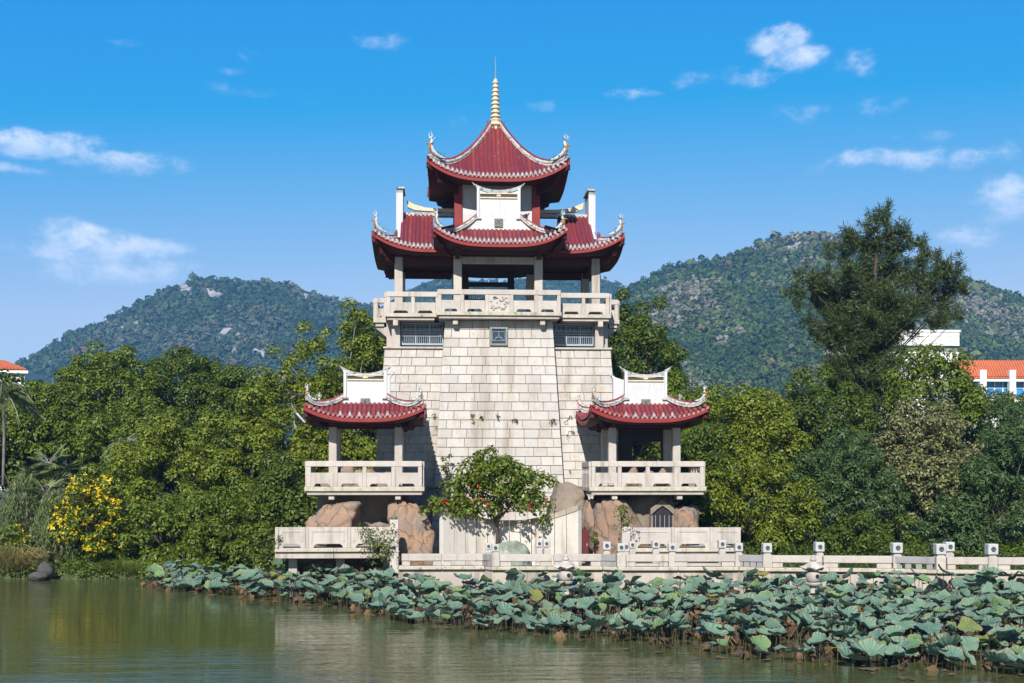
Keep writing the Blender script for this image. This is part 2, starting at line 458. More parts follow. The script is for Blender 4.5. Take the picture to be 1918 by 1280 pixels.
# flanks and back of the tower: same courses, one mesh
for side in (-1, 1):
    for i in range(nrow_w):
        z0, z1 = zs_w[i], zs_w[i + 1]
        (w0, y0), (w1, y1) = wing_face(z0), wing_face(z1)
        ys = course_cuts(y0 + .31, 2 * YC - y0 - .31, i % 2, rng)
        g = .017
        for a, b in zip(ys[:-1], ys[1:]):
            fr = rng.uniform(-.01, .01)
            v = []
            for (w, z) in ((w0, z0 + g), (w1, z1 - g)):
                for (dx, y) in ((0, a + g), (0, b - g), (-.3, b - g), (-.3, a + g)):
                    v.append((XC + side * (w + dx + fr), y, z))
            rest.add(v, [(3, 2, 1, 0), (4, 5, 6, 7), (0, 1, 5, 4), (1, 2, 6, 5), (2, 3, 7, 6), (3, 0, 4, 7)])
for fn, wlo, whi, zs in ((centre_face, 0, 1, zs_c), (wing_face, 0, 1, zs_w)):
    for i in range(len(zs) - 1):
        z0, z1 = zs[i], zs[i + 1]; (w0, y0), (w1, y1) = fn(z0), fn(z1)
        xs = course_cuts(-w0, w0, i % 2, rng); g = .017
        for a, b in zip(xs[:-1], xs[1:]):
            v = []
            for (w, y, z) in ((w0, y0, z0 + g), (w1, y1, z1 - g)):
                k = w / w0
                for (x, d) in ((a * k + g, 0), (b * k - g, 0), (b * k - g, .3), (a * k + g, .3)):
                    v.append((XC + x, 2 * YC - y - d, z))
            rest.add(v, [(3, 2, 1, 0), (4, 5, 6, 7), (0, 1, 5, 4), (1, 2, 6, 5), (2, 3, 7, 6), (3, 0, 4, 7)])
blocks.sort(key=lambda t: -t[2])
for k, (vs, fs, _z) in enumerate(blocks):
    if k < 300:
        m = MB().add(vs, fs)
        cx = sum(v[0] for v in vs) / 8; cy = sum(v[1] for v in vs) / 8; cz = sum(v[2] for v in vs) / 8
        m.build('stone_block', M['block'], pagoda, loc=(cx, cy, cz), bevel=.008)
    else:
        rest.add(vs, fs)
def block_mesh_material():
    """same stone for the joined courses: the random tint comes from each island"""
    m = M['block'].copy(); m.name = 'granite_block_courses'
    nt = m.node_tree
    oi = [n for n in nt.nodes if n.type == 'OBJECT_INFO'][0]
    g = nt.nodes.get('geo')
    for l in list(nt.links):
        if l.from_node == oi: nt.links.new(g.outputs['Random Per Island'], l.to_socket)
    return m
M['block_isl'] = block_mesh_material()
tag(rest.build('stone_courses', M['block_isl'], pagoda), kind='stuff')

# ledge on the wings, window storey, pilasters
for s in (-1, 1):
    m = MB(); x0, x1 = sorted((XC + s * 2.50, XC + s * 5.46)); m.box(x0, x1, 1.00, 7.0, Z_WING + .003, Z_WING + .10); m.build('ledge', M['granite'], pagoda, bevel=.012)
    # window wall behind
    x0, x1 = sorted((XC + s * 2.2, XC + s * 4.85))
    m = MB(); m.box(x0, x1, 1.75, 6.2, Z_WING + .10, 12.2); m.build('storey_wall', M['black'], pagoda)
    xi, xo = XC + s * 2.62, XC + s * 4.62
    a, b = min(xi, xo), max(xi, xo)
    zb, zt = Z_WING + .22, 12.16
    w = MB(); w.box(a, b, 1.66, 1.74, zb, zt)
    win = MB()
    t = .05
    win.box(a, b, 1.50, 1.62, zb, zb + .09); win.box(a, b, 1.50, 1.62, zt - .08, zt)
    zm = zb + .62 * (zt - zb)
    for xx in (a, a + (b - a) / 3, a + 2 * (b - a) / 3, b - t):
        win.box(xx, xx + t, 1.51, 1.61, zb + .09, zt - .08)
    wf = win.build('window', M['steel'], pagoda)
    gl = w.build('window_glass', M['glass'], wf)
    bars = MB()
    for k in range(19):
        xx = a + (b - a) * (k + .7) / 20
        bars.box(xx - .009, xx + .009, 1.52, 1.55, zb + .09, zm)
    for zz in (zb + .42, zm - .12): bars.box(a, b, 1.515, 1.553, zz, zz + .035)
    bars.box(a, b, 1.512, 1.556, zm, zm + .05)
    bars.build('window_bars', M['steel'], wf)
    top = MB()
    for k in range(9):
        xx = a + (b - a) * (k + .5) / 9
        top.box(xx - .012, xx + .012, 1.575, 1.60, zm + .05, zt - .08)
    top.box(a, b, 1.57, 1.603, (zm + zt) / 2, (zm + zt) / 2 + .03)
    top.build('upper_lattice', M['dark_frame_shade'], wf)
    # corner pilaster
    xa, xb = sorted((XC + s * 4.66, XC + s * 5.06))
    m = MB(); m.box(xa, xb, 1.15, 1.60, Z_WING + .10, 12.2); m.build('corner_pilaster', M['granite_grey'], pagoda, bevel=.015)
    xa, xb = sorted((XC + s * 4.86, XC + s * 5.32))
    m = MB(); m.box(xa, xb, 1.62, 6.4, Z_WING + .10, 12.2); m.build('side_wall', M['granite_grey'], pagoda)

# small square window with grey frame, and the one lower down
def small_window(z0, z1, wh, bars=True):
    y = (centre_face(z0)[1] + centre_face(z1)[1]) / 2
    f = MB(); b = .10
    f.box(XC - wh, XC - wh + b, y - .07, y + .2, z0, z1); f.box(XC + wh - b, XC + wh, y - .07, y + .2, z0, z1)
    f.box(XC - wh + b, XC + wh - b, y - .07, y + .2, z1 - b, z1); f.box(XC - wh + b, XC + wh - b, y - .07, y + .2, z0, z0 + b)
    o = f.build('small_window', M['frame'], pagoda, bevel=.015)
    MB().box(XC - wh + b, XC + wh - b, y + .015, y + .05, z0 + b, z1 - b).build('window_glass', M['glass'], o)
    l = MB(); c = (z0 + z1) / 2; r = .012
    pts = [((-.24, -.20), (0, .05)), ((.24, -.20), (0, .05)), ((-.3, -.20), (.3, -.20)), ((0, .05), (0, .22)), ((-.16, -.06), (.16, -.06)), ((-.3, -.2), (-.3, .2)), ((.3, -.2), (.3, .2)), ((-.3, .22), (.3, .22))]
    if bars:
        for (p, q) in pts: l.tube([(XC + p[0], y - .01, c + p[1]), (XC + q[0], y - .01, c + q[1])], r, 5)
    else:
        for k in range(7): l.tube([(XC - wh + b + (k + .5) * (2 * wh - 2 * b) / 7, y - .01, z0 + b), (XC - wh + b + (k + .5) * (2 * wh - 2 * b) / 7, y - .01, z1 - b)], r, 5)
    l.build('window_lattice', M['steel'], o)
small_window(Z(648, .4), Z(613, .4), .42)
small_window(5.1, 5.82, .56, False)

# ---- gallery deck, balustrades, columns
def balustrade(parent, A, B, z, H, n, th=.16, ends=(True, True), mat=None, relief=None, rail_h=.24):
    """stone balustrade from A to B: posts, top rail, slab panels with a slot above and a notched slot below"""
    mat = mat or M['granite']
    A, B = Vector(A), Vector(B); Lg = (B - A).length
    pw = .17
    MB().seg(A, B, 0, Lg, z + H - rail_h, z + H, th + .06).build('top_rail', mat, parent, bevel=.015)
    for k in range(n + 1):
        if (k == 0 and not ends[0]) or (k == n and not ends[1]): continue
        c = min(max(Lg * k / n, pw / 2 + .002), Lg - pw / 2 - .002)
        MB().seg(A, B, c - pw / 2, c + pw / 2, z, z + H - rail_h - .002, th + .03).build('post', mat, parent, bevel=.012)
    d = (B - A).normalized()
    for k in range(n):
        s0, s1 = Lg * k / n + pw / 2 + .004, Lg * (k + 1) / n - pw / 2 - .004
        if k == 0: s0 += pw / 2
        if k == n - 1: s1 -= pw / 2
        if relief is not None and k == relief:
            o = MB().seg(A, B, s0, s1, z, z + H - rail_h - .004, th).build('relief_panel', mat, parent, bevel=.01)
            r = MB(); rr = random.Random(5)
            for q in range(26):
                cx = rr.uniform(s0 + .10, s1 - .10); cz = z + rr.uniform(.08, H - rail_h - .10); w = rr.uniform(.03, .09); h = rr.uniform(.02, .06)
                r.seg(A, B, cx - w, cx + w, cz - h, cz + h, .05, th / 2 + .02)
            r.build('carving', M['granite_grey'], o, bevel=.012)
            continue
        h1, lo = H - rail_h - .26, .13
        m = MB()
        pt = [(s0, z), (s0 + .14, z), (s0 + .16, z + lo * .6), (s0 + .22, z + lo), (s1 - .22, z + lo), (s1 - .16, z + lo * .6), (s1 - .14, z), (s1, z), (s1, z + h1), (s0, z + h1)]
        nrm = Vector((d.y, -d.x))
        vs = []
        for off in (th / 2, -th / 2):
            for (q, zz) in pt:
                p = A + d * q + nrm * off; vs.append((p.x, p.y, zz))
        nn = len(pt)
        m.add(vs, [tuple(range(nn)), tuple(range(2 * nn - 1, nn - 1, -1))] + [(i, nn + i, nn + (i + 1) % nn, (i + 1) % nn) for i in range(nn)])
        m.build('panel', mat, parent, bevel=.01)
def slab(parent, x0, x1, y0, y1, z1, th, name='floor_slab', lip=.0):
    o = MB().box(x0, x1, y0, y1, z1 - th * .55, z1).build(name, M['edge'], parent, bevel=.02)
    MB().box(x0 + .10, x1 - .10, y0 + .10, y1 - .10, z1 - th, z1 - th * .55 - .002).build('slab_underside', M['granite_grey'], o, bevel=.02)
    return o
slab(pagoda, XC - 2.92, XC + 2.92, -.22, 8.22, Z_DECK, .32)
for s in (-1, 1):
    x0, x1 = sorted((XC + s * 2.925, XC + s * 5.36)); slab(pagoda, x0, x1, .55, 7.45, Z_DECK - .003, .32)
    x0, x1 = sorted((XC + s * 5.365, XC + s * 5.98)); slab(pagoda, x0, x1, 2.2, 5.8, Z_DECK - .05, .40)
RH = 1.04
balustrade(pagoda, (XC - 2.88, -.08), (XC + 2.88, -.08), Z_DECK, RH, 5, relief=2)
for s in (-1, 1):
    a, b = (XC + s * 2.80, .70), (XC + s * 5.28, .70)
    balustrade(pagoda, min(a, b), max(a, b), Z_DECK, RH - .02, 2)
    balustrade(pagoda, (XC + s * 5.30, .80), (XC + s * 5.30, 2.28), Z_DECK, RH - .03, 1)
    a, b = (XC + s * 5.32, 2.36), (XC + s * 5.92, 2.36)
    balustrade(pagoda, min(a, b), max(a, b), Z_DECK - .05, RH - .06, 1)
    balustrade(pagoda, (XC + s * 5.90, 2.46), (XC + s * 5.90, 5.7), Z_DECK - .05, RH - .07, 2)
    a, b = (XC + s * 2.80, 7.30), (XC + s * 5.28, 7.30)
    balustrade(pagoda, min(a, b), max(a, b), Z_DECK, RH - .02, 2)
    balustrade(pagoda, (XC + s * 2.80, .0), (XC + s * 2.80, .62), Z_DECK, RH - .03, 1)
balustrade(pagoda, (XC - 2.88, 8.08), (XC + 2.88, 8.08), Z_DECK, RH, 5)
# corbels under the deck
for x, y in ((-2.05, .02), (2.05, .02), (-4.86, .62), (4.86, .62)):
    MB().box(XC + x - .12, XC + x + .12, y, y + .6, 11.92, 12.18).build('corbel', M['granite'], pagoda, bevel=.02)
for s in (-1, 1):
    m = MB(); x0, x1 = sorted((XC + s * 5.1, XC + s * 5.85))
    m.plate([(x0, 11.35 if s > 0 else 11.98), (x1, 11.98 if s > 0 else 11.35), (x1, 12.04), (x0, 12.04)], 1, 2.4, 5.6)
    m.build('bracket', M['granite_grey'], pagoda)
# columns
Z_COLTOP = 15.32
cw = .20
for yy in (1.2, 2 * YC - 1.2):
    for s in (-1, 1):
        MB().box(XC + s * 1.93 - cw, XC + s * 1.93 + cw, yy - cw, yy + cw, Z_DECK, Z_COLTOP).build('column', M['granite'], pagoda, bevel=.025)
for yy in (1.7, 2 * YC - 1.7):
    for s in (-1, 1):
        MB().box(XC + s * 4.74 - cw, XC + s * 4.74 + cw, yy - cw, yy + cw, Z_DECK, Z_COLTOP).build('column', M['granite'], pagoda, bevel=.025)
# beams and ceiling
MB().box(XC - 1.72, XC + 1.72, 1.08, 1.32, 14.95, 15.28).build('lintel', M['granite'], pagoda, bevel=.01)
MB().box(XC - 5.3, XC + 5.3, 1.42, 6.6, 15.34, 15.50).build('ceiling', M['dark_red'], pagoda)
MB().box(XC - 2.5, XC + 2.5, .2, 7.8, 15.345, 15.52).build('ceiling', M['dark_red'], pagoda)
for s in (-1, 1):
    x0, x1 = sorted((XC + s * 2.15, XC + s * 5.35))
    MB().box(x0, x1, 1.55, 1.85, 14.98, 15.34).build('beam', M['dark_red'], pagoda, bevel=.01)
    MB().box(x0, x1, 6.15, 6.45, 14.98, 15.34).build('beam', M['dark_red'], pagoda, bevel=.01)
    x0, x1 = sorted((XC + s * 4.60, XC + s * 4.88))
    MB().box(x0, x1, 1.92, 6.08, 15.0, 15.335).build('beam', M['dark_red'], pagoda, bevel=.01)
    # bracket arms that reach out under the eaves
    for yy in (1.7, 6.3):
        x0, x1 = sorted((XC + s * 4.96, XC + s * 5.55)); MB().box(x0, x1, yy - .1, yy + .1, 15.02, 15.25).build('bracket_arm', M['dark_red'], pagoda, bevel=.01)
    MB().box(XC + s * 1.93 - .13, XC + s * 1.93 + .13, -.35, 1.0, 15.36, 15.56).build('bracket_arm', M['dark_red'], pagoda, bevel=.01)
    MB().box(XC + s * 1.93 - .11, XC + s * 1.93 + .11, .35, 1.0, 15.14, 15.35).build('bracket_arm', M['dark_red'], pagoda, bevel=.01)
    x0, x1 = sorted((XC + s * 1.5, XC + s * 2.85)); MB().box(x0, x1, 1.03, 1.3, 15.30, 15.6).build('beam', M['dark_red'], pagoda)
# dark screen with lattice at the back of the gallery
scr = MB(); yb = 6.75
x0, x1 = XC - 1.70, XC + 1.70
scr.box(x0, x0 + .42, yb, yb + .12, Z_DECK + .02, 15.3); scr.box(x1 - .95, x1 - .60, yb, yb + .12, Z_DECK + .02, 15.3)
scr.box(x0 + .42, x1 - .95, yb, yb + .12, 14.66, 14.90); scr.box(x0 + .42, x1 - .95, yb, yb + .12, 13.62, 14.02)
scr.box(x0 + .42, x1 - .95, yb, yb + .12, Z_DECK + .02, 13.35)
scr.box(x1 - .6, x1, yb + .02, yb + .10, 13.62, 13.98)
sc = scr.build('gallery_screen', M['dark_frame_shade'], pagoda)
lat = MB()
for k in range(19):
    xx = x0 + .42 + (x1 - x0 - 1.37) * (k + .5) / 19
    lat.box(xx - .014, xx + .014, yb + .03, yb + .07, 14.02, 14.66)
for k in range(4):
    xx = x0 + .42 + (x1 - x0 - 1.37) * (k + .5) / 4
    lat.box(xx - .1, xx + .04, yb + .03, yb + .07, 13.35, 13.62)
lat.build('lattice', M['dark_frame_shade'], sc)

# ---------------------------------------------------------------- tiled roofs
def row_mesh(path, side, r, nseg=6, step=.30):
    """one rounded row of cover tiles along a path; each tile is a little wider at its lower end"""
    pts = [Vector(path[0])]
    # resample
    lens = [0.0]
    for a, b in zip(path[:-1], path[1:]): lens.append(lens[-1] + (Vector(b) - Vector(a)).length)
    total = lens[-1]; n = max(1, round(total / step))
    def at(d):
        d = min(max(d, 0), total)
        for i in range(len(lens) - 1):
            if d <= lens[i + 1] + 1e-9:
                k = (d - lens[i]) / max(1e-9, lens[i + 1] - lens[i]); return Vector(path[i]).lerp(Vector(path[i + 1]), k)
        return Vector(path[-1])
    side = Vector(side)
    vs, fs = [], []; ring = 0
    for k in range(n):
        for (d, rr) in ((total * k / n, r * 1.06), (total * (k + 1) / n - .004, r * .93)):
            p = at(d); t = (at(d + .03) - at(d - .03)).normalized()
            nm = side.cross(t).normalized()
            if nm.z < 0: nm = -nm
            for q in range(nseg + 1):
                w = math.pi * q / nseg
                vs.append(p + side * math.cos(w) * rr + nm * (math.sin(w) * rr - .01))
            ring += 1
    m = nseg + 1
    for i in range(ring - 1):
        for q in range(nseg): fs.append((i * m + q, i * m + q + 1, (i + 1) * m + q + 1, (i + 1) * m + q))
    fs.append(tuple(range(m - 1, -1, -1))); fs.append(tuple(range((ring - 1) * m, ring * m)))
    return vs, fs

END_CACHE = {}
M['drip'] = surf('drip_tile', (.27, .045, .05), (.40, .26, .24), 9, .6, .2, 40, spots=((.06, .03, .03), 12, .55, .1))
def tile_end(parent, p, out, side, knob=True):
    """round end tile of a row with the drip tile under it; one shared mesh per direction"""
    key = (round(out[0], 2), round(out[1], 2), knob)
    if key not in END_CACHE:
        m = MB(); o, s, up = Vector((out[0], out[1], 0)).normalized(), Vector(side).normalized(), Vector((0, 0, 1))
        def disc(c, r0, th, n=10, sz=1.0):
            c = Vector(c); vs = []
            for t, rr in ((0, r0), (th, r0), (th + .012, r0 * .7)):
                for k in range(n):
                    w = 2 * math.pi * k / n
                    vs.append(c + o * t + s * math.cos(w) * rr + up * math.sin(w) * rr * sz)
            fs = [(i * n + k, i * n + (k + 1) % n, (i + 1) * n + (k + 1) % n, (i + 1) * n + k) for i in range(2) for k in range(n)]
            fs.append(tuple(range(2 * n, 3 * n))); m.add(vs, fs)
        disc((0, 0, 0.012), .075, .035)
        # knob on top of the end tile
        kb = MB()
        vs = []
        for (zz, rr) in ((.05, .030), (.075, .052), (.105, .055), (.135, .035), (.15, .008)):
            for k in range(8):
                w = 2 * math.pi * k / 8
                vs.append(o * -.02 + s * math.cos(w) * rr + o * math.sin(w) * rr + up * zz)
        if knob: m.add(vs, [(i * 8 + k, i * 8 + (k + 1) % 8, (i + 1) * 8 + (k + 1) % 8, (i + 1) * 8 + k) for i in range(4) for k in range(8)])
        m.cur = 1
        for sg in (-1, 1):      # half drip tile each side
            c = s * sg * .0985
            vs = [c - s * .09 + up * -.0, c + s * .09 + up * -.0, c + s * .05 + up * -.11, c - s * .0 + up * -.15, c - s * .05 + up * -.11]
            m.add([v + o * .0 for v in vs] + [v + o * .025 for v in vs], [(0, 1, 2, 3, 4), (9, 8, 7, 6, 5)] + [(i, 5 + i, 5 + (i + 1) % 5, (i + 1) % 5) for i in range(5)]) if sg > 0 else None
        me = bpy.data.meshes.new('tile_end')
        me.from_pydata([tuple(v) for v in m.v], [], m.f)
        me.materials.append(M['tile_end'] if knob else M['tile']); me.materials.append(M['drip'])
        me.polygons.foreach_set('material_index', m.m)
        me.update()
        END_CACHE[key] = me
    o = link_mesh('tile_end', END_CACHE[key], parent, Vector(p) - world_loc(parent))
    return o

def tiled_slope(roof, S, xs_range, tmax, rows, out, side, singles=True, r=.075, ends=True, ends_where=None, nt=14):
    """S(x,t): point on the slope for place x along the eave and t from the eave (0) upwards. rows = number of tile rows."""
    x0, x1 = xs_range
    # pan: the surface under the rows
    m = MB(); G = []
    nx = max(8, rows)
    for i in range(nx + 1):
        x = x0 + (x1 - x0) * i / nx
        tm = max(tmax(x), 0.02)
        G.append([S(x, tm * k / nt) for k in range(nt + 1)])
    m.grid(G)
    pan = m.build('tile_bed', M['pan'], roof)
    joined = MB()
    for i in range(rows):
        x = x0 + (x1 - x0) * (i + .5) / rows
        tm = tmax(x)
        if tm < .05: continue
        path = [S(x, tm * k / nt) for k in range(nt + 1)]
        vs, fs = row_mesh(path, side, r)
        if singles:
            c = path[0]
            MB().add(vs, fs).build('tile_row', M['tile'], roof, smooth=False, loc=c)
        else: joined.add(vs, fs)
        if ends and singles: tile_end(roof, path[0], out, side, ends_where is None or ends_where(x))
    if not singles:
        tag(joined.build('tile_courses', M['tile'], roof), kind='stuff')

def eave_boards(roof, path, drop, depth, out, name='fascia'):
    drop *= .72
    """red fascia following the eave curve"""
    o = Vector((out[0], out[1], 0))
    m = MB(); rows = []
    for p in path:
        p = Vector(p)
        rows.append([p + o * .00 + Vector((0, 0, -.17)), p + o * .0 + Vector((0, 0, -.17 - drop)), p - o * .05 + Vector((0, 0, -.19 - drop)), p - o * .07 + Vector((0, 0, -.05))])
    n = 4; vs = [q for r in rows for q in r]
    fs = [(i * n + k, i * n + (k + 1) % n, (i + 1) * n + (k + 1) % n, (i + 1) * n + k) for i in range(len(rows) - 1) for k in range(n)]
    fs += [(3, 2, 1, 0), tuple((len(rows) - 1) * n + k for k in range(n))]
    m.add(vs, fs)
    return m.build(name, M['red'], roof)

def ridge(roof, path, w=.16, h=.17, red=True):
    """plaster ridge with a red cap tile running along it"""
    o = MB().sweep(path, [(-w / 2, -.04), (w / 2, -.04), (w / 2, h * .55), (w * .36, h), (-w * .36, h), (-w / 2, h * .55)], up=(0, 0, 1)).build('ridge', M['ridge_plaster'], roof)
    if red:
        MB().sweep([Vector(p) + Vector((0, 0, h)) for p in path], [(w * .42 * math.cos(a), max(0, w * .42 * math.sin(a)) + .004) for a in [math.pi * k / 5 for k in range(6)]], up=(0, 0, 1)).build('ridge_cap', M['tile'], roof)
        MB().sweep([Vector(p) + Vector((0, 0, h * .45)) for p in path], [(-w * .62, -.015), (w * .62, -.015), (w * .62, .02), (-w * .62, .02)], up=(0, 0, 1)).build('ridge_moulding', M['ridge_plaster'], roof)
    return o

for k, c in (('dr_white', (.62, .66, .66)), ('dr_orange', (.42, .17, .03)), ('dr_green', (.10, .20, .13)), ('dr_blue', (.06, .12, .22))):
    M[k] = surf('dragon_' + k[3:], c, tuple(x * .6 for x in c), 14, .5, .3, 50, spots=((.10, .10, .10), 16, .62, .1))
def ridge_dragon(roof, p, sx, sy, sc=1.0, seed=1):
    """upturned ceramic dragon at the end of a hip ridge; (sx,sy) points outwards"""
    rr = random.Random(seed); p = Vector(p); o = Vector((sx, sy, 0)).normalized(); u = Vector((0, 0, 1)); s = Vector((-o.y, o.x, 0))
    m = MB(); q = lambda a, b, c=0: p + (o * a + u * b + s * c) * sc
    body = [q(-.78, .02), q(-.55, .06), q(-.36, .15), (q(-.20, .28)), q(-.10, .44), q(-.07, .62), q(-.12, .80), q(-.05, .93), q(.04, .88)]
    m.tube(body, [x * sc for x in (.05, .07, .085, .09, .085, .075, .07, .055, .03)], 7)
    m.cur = 1                                                                                             # orange neck and belly
    m.tube([q(-.06, .20, .0), q(.0, .38, .0), q(.0, .58), q(-.02, .72)], [x * sc for x in (.04, .075, .07, .03)], 6)
    m.tube([q(.02, .60), q(.14, .62), q(.22, .58)], [.045 * sc, .035 * sc, .012 * sc], 5)                  # snout
    m.cur = 2
    for k in range(16):                                                                                    # spines along the back
        a = rr.random(); i = int(a * 7); b = body[i].lerp(body[i + 1], rr.random())
        d = (o * rr.uniform(-.9, .1) + u * rr.uniform(.2, .9) + s * rr.uniform(-.7, .7)).normalized()
        m.tube([b, b + d * .12 * sc, b + d * .19 * sc + u * .04 * sc], [.03 * sc, .018 * sc, .004], 4)
    m.cur = 0
    for k in range(9):                                                                                     # whiskers, horns, claws
        b = body[rr.randint(3, 8)]
        d = (o * rr.uniform(-.6, .9) + u * rr.uniform(-.2, 1.0) + s * rr.uniform(-.8, .8)).normalized()
        m.tube([b, b + d * .13 * sc, b + d * .21 * sc + u * .07 * sc], [.026 * sc, .017 * sc, .004], 4)
    m.tube([q(-.10, .88), q(-.13, 1.05), q(-.04, 1.24)], [.04 * sc, .03 * sc, .005], 5)                     # horn
    m.tube([q(-.02, .90), q(.05, 1.02), q(.0, 1.14)], [.035 * sc, .025 * sc, .005], 5)
    m.cur = 3
    for k in range(4):
        b = body[rr.randint(2, 6)] + s * rr.choice((-1, 1)) * .07 * sc
        m.lathe(b, [(.006, -.05 * sc), (.04 * sc, -.02 * sc), (.045 * sc, .01 * sc), (.006, .05 * sc)], 6)
    return m.build('ridge_dragon', [M['dr_white'], M['dr_orange'], M['dr_green'], M['dr_blue']], roof)

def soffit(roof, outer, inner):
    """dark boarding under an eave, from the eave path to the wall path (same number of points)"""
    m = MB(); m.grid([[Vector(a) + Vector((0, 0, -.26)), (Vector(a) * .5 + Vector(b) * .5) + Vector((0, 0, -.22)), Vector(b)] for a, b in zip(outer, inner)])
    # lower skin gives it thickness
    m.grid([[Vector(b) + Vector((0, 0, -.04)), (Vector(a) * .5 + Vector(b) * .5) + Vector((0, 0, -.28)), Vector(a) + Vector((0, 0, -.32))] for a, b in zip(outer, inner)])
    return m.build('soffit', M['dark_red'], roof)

def corner_bracket(roof, tip, wall, z0):
    """curved hip rafter under a corner with a scrolled end"""
    tip, wall = Vector(tip), Vector(wall)
    d = (tip - wall); d.z = 0; Lg = d.length; d.normalize()
    prof = [(0, .30), (Lg * .95, tip.z - wall.z - .12), (Lg * .97, tip.z - wall.z - .55), (Lg * .86, tip.z - wall.z - .66), (Lg * .74, tip.z - wall.z - .50), (Lg * .60, -.02), (Lg * .48, -.10), (Lg * .36, -.32), (Lg * .2, -.30), (0, -.42)]
    s = Vector((-d.y, d.x, 0)) * .09
    n = len(prof); vs = []
    for sg in (-1, 1):
        for (a, b) in prof: vs.append(wall + d * a + Vector((0, 0, b)) + s * sg)
    MB().add(vs, [tuple(range(n)), tuple(range(2 * n - 1, n - 1, -1))] + [(i, n + i, n + (i + 1) % n, (i + 1) % n) for i in range(n)]).build('hip_rafter', M['dark_red'], roof)

# ---- top roof: four concave slopes to a spire
top_roof = bpy.data.objects.new('roof', None); COL.objects.link(top_roof); top_roof.parent = pagoda; top_roof.location = (0, 0, 19.2)
WE, WT = 3.30, .28
ZE, ZA = Z(329, .7), Z(240, 4.0)
LIFT = .86
def top_S(dirx, diry):
    """dir = outward direction of the slope"""
    sx, sy = -diry, dirx            # along the eave
    def S(x, t):
        w = WE + (WT - WE) * t
        a = abs(x) / WE
        lift = LIFT * (a ** 3.2) * (1 - t) ** 1.6
        z = ZE + (ZA - ZE) * (.50 * t + .50 * t ** 2.6) + lift * (1 - .0 * t)
        d = w + .10 * (a ** 4) * (1 - t)
        xx = x * (1 + .03 * (a ** 4) * (1 - t))
        return Vector((XC + sx * xx + dirx * d, YC + sy * xx + diry * d, z))
    return S
def top_tmax(x): return min(1.0, max(0.0, (WE - abs(x)) / (WE - WT)))
for (dx, dy) in ((0, -1), (1, 0), (-1, 0), (0, 1)):
    S = top_S(dx, dy); side = Vector((-dy, dx, 0))
    front = dy == -1
    tiled_slope(top_roof, S, (-WE, WE), top_tmax, 32, (dx, dy), side, singles=front, r=.072, nt=18)
    ev = [S(-WE + 2 * WE * k / 32, 0) for k in range(33)]
    eave_boards(top_roof, ev, .16, 0, (dx, dy))
    hw = 1.95
    inner = []
    for k in range(33):
        x = (-WE + 2 * WE * k / 32); x = max(-hw, min(hw, x))
        inner.append(Vector((XC - dy * x + dx * hw, YC + dx * x + dy * hw, 18.95)))
    soffit(top_roof, ev, inner)
for sx in (-1, 1):
    for sy in (-1, 1):
        S = top_S(0, sy)
        sgn = sx * (1 if sy < 0 else -1)
        hip = []
        for k in range(25):
            t = k / 24; w = WE + (WT - WE) * t
            hip.append(S(sgn * w, t) + Vector((0, 0, .02)))
        ridge(top_roof, hip[1:], .20, .20)
        ridge_dragon(top_roof, hip[1] + Vector((0, 0, .06)), sx, sy * .5, 1.0, seed=int(11 + sx + 3 * sy))
        corner_bracket(top_roof, hip[0], (XC + sx * 1.95, YC + sy * 1.95, 18.85), 0)

# ---- spire
sp = MB(); c = Vector((XC, YC, 0)); zb = ZA - .02
prof = [(.36, zb - .35), (.40, zb - .05), (.34, zb + .02), (.46, zb + .12), (.40, zb + .22), (.24, zb + .30), (.30, zb + .40), (.22, zb + .46)]
z = zb + .46; r = .245
prof2 = []
ring_top = Z(152, 4.0)
n_r = 9
for k in range(n_r):
    h = (ring_top - z) / n_r; a = r * (1 - .42 * k / n_r)
    prof2 += [(a * .70, z + h * k), (a * .70, z + h * (k + .30)), (a * 1.04, z + h * (k + .42)), (a * 1.04, z + h * (k + .72)), (a * .70, z + h * (k + .86))]
prof2 += [(.10, ring_top), (.12, ring_top + .04), (.02, ring_top + .12)]
sp_o = MB().lathe((XC, YC, 0), prof, 8).build('spire_base', M['cream'], pagoda)
MB().lathe((XC, YC, 0), prof2, 14).build('spire', M['cream'], pagoda)
for k in range(4):
    w = math.pi / 4 + k * math.pi / 2
    o = Vector((math.cos(w), math.sin(w), 0)); p = Vector((XC, YC, zb + .05)) + o * .38
    MB().tube([p, p + o * .16 + Vector((0, 0, .06)), p + o * .24 + Vector((0, 0, .22))], [.06, .05, .008], 6).build('spire_horn', M['bronze'], sp_o)
MB().tube([(XC, YC, ring_top + .1), (XC, YC, Z(107, 4.0))], [.028, .012], 6).build('lightning_rod', M['rod'], pagoda)

# ---- top storey walls
Y3 = 2.15
MB().box(XC - 1.69, XC + 1.69, Y3, 2 * YC - Y3, 16.0, 18.94).build('top_storey_wall', M['plaster'], pagoda)
for s in (-1, 1):
    for yy in (Y3, 2 * YC - Y3):
        x0, x1 = sorted((XC + s * 1.692, XC + s * 2.08))
        MB().box(x0, x1, yy - .14, yy + .26, 15.9, 18.94).build('red_pilaster', M['red'], pagoda, bevel=.015)
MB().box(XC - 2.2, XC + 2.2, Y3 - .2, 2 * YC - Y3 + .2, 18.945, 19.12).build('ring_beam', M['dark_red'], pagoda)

M['gable_band'] = surf('weathered_gable_band', (.46, .47, .47), (.22, .225, .225), 5, .9, .3, 30, spots=((.07, .07, .065), 6, .54, .10), streak=((.10, .10, .10), 4, .52, .7))
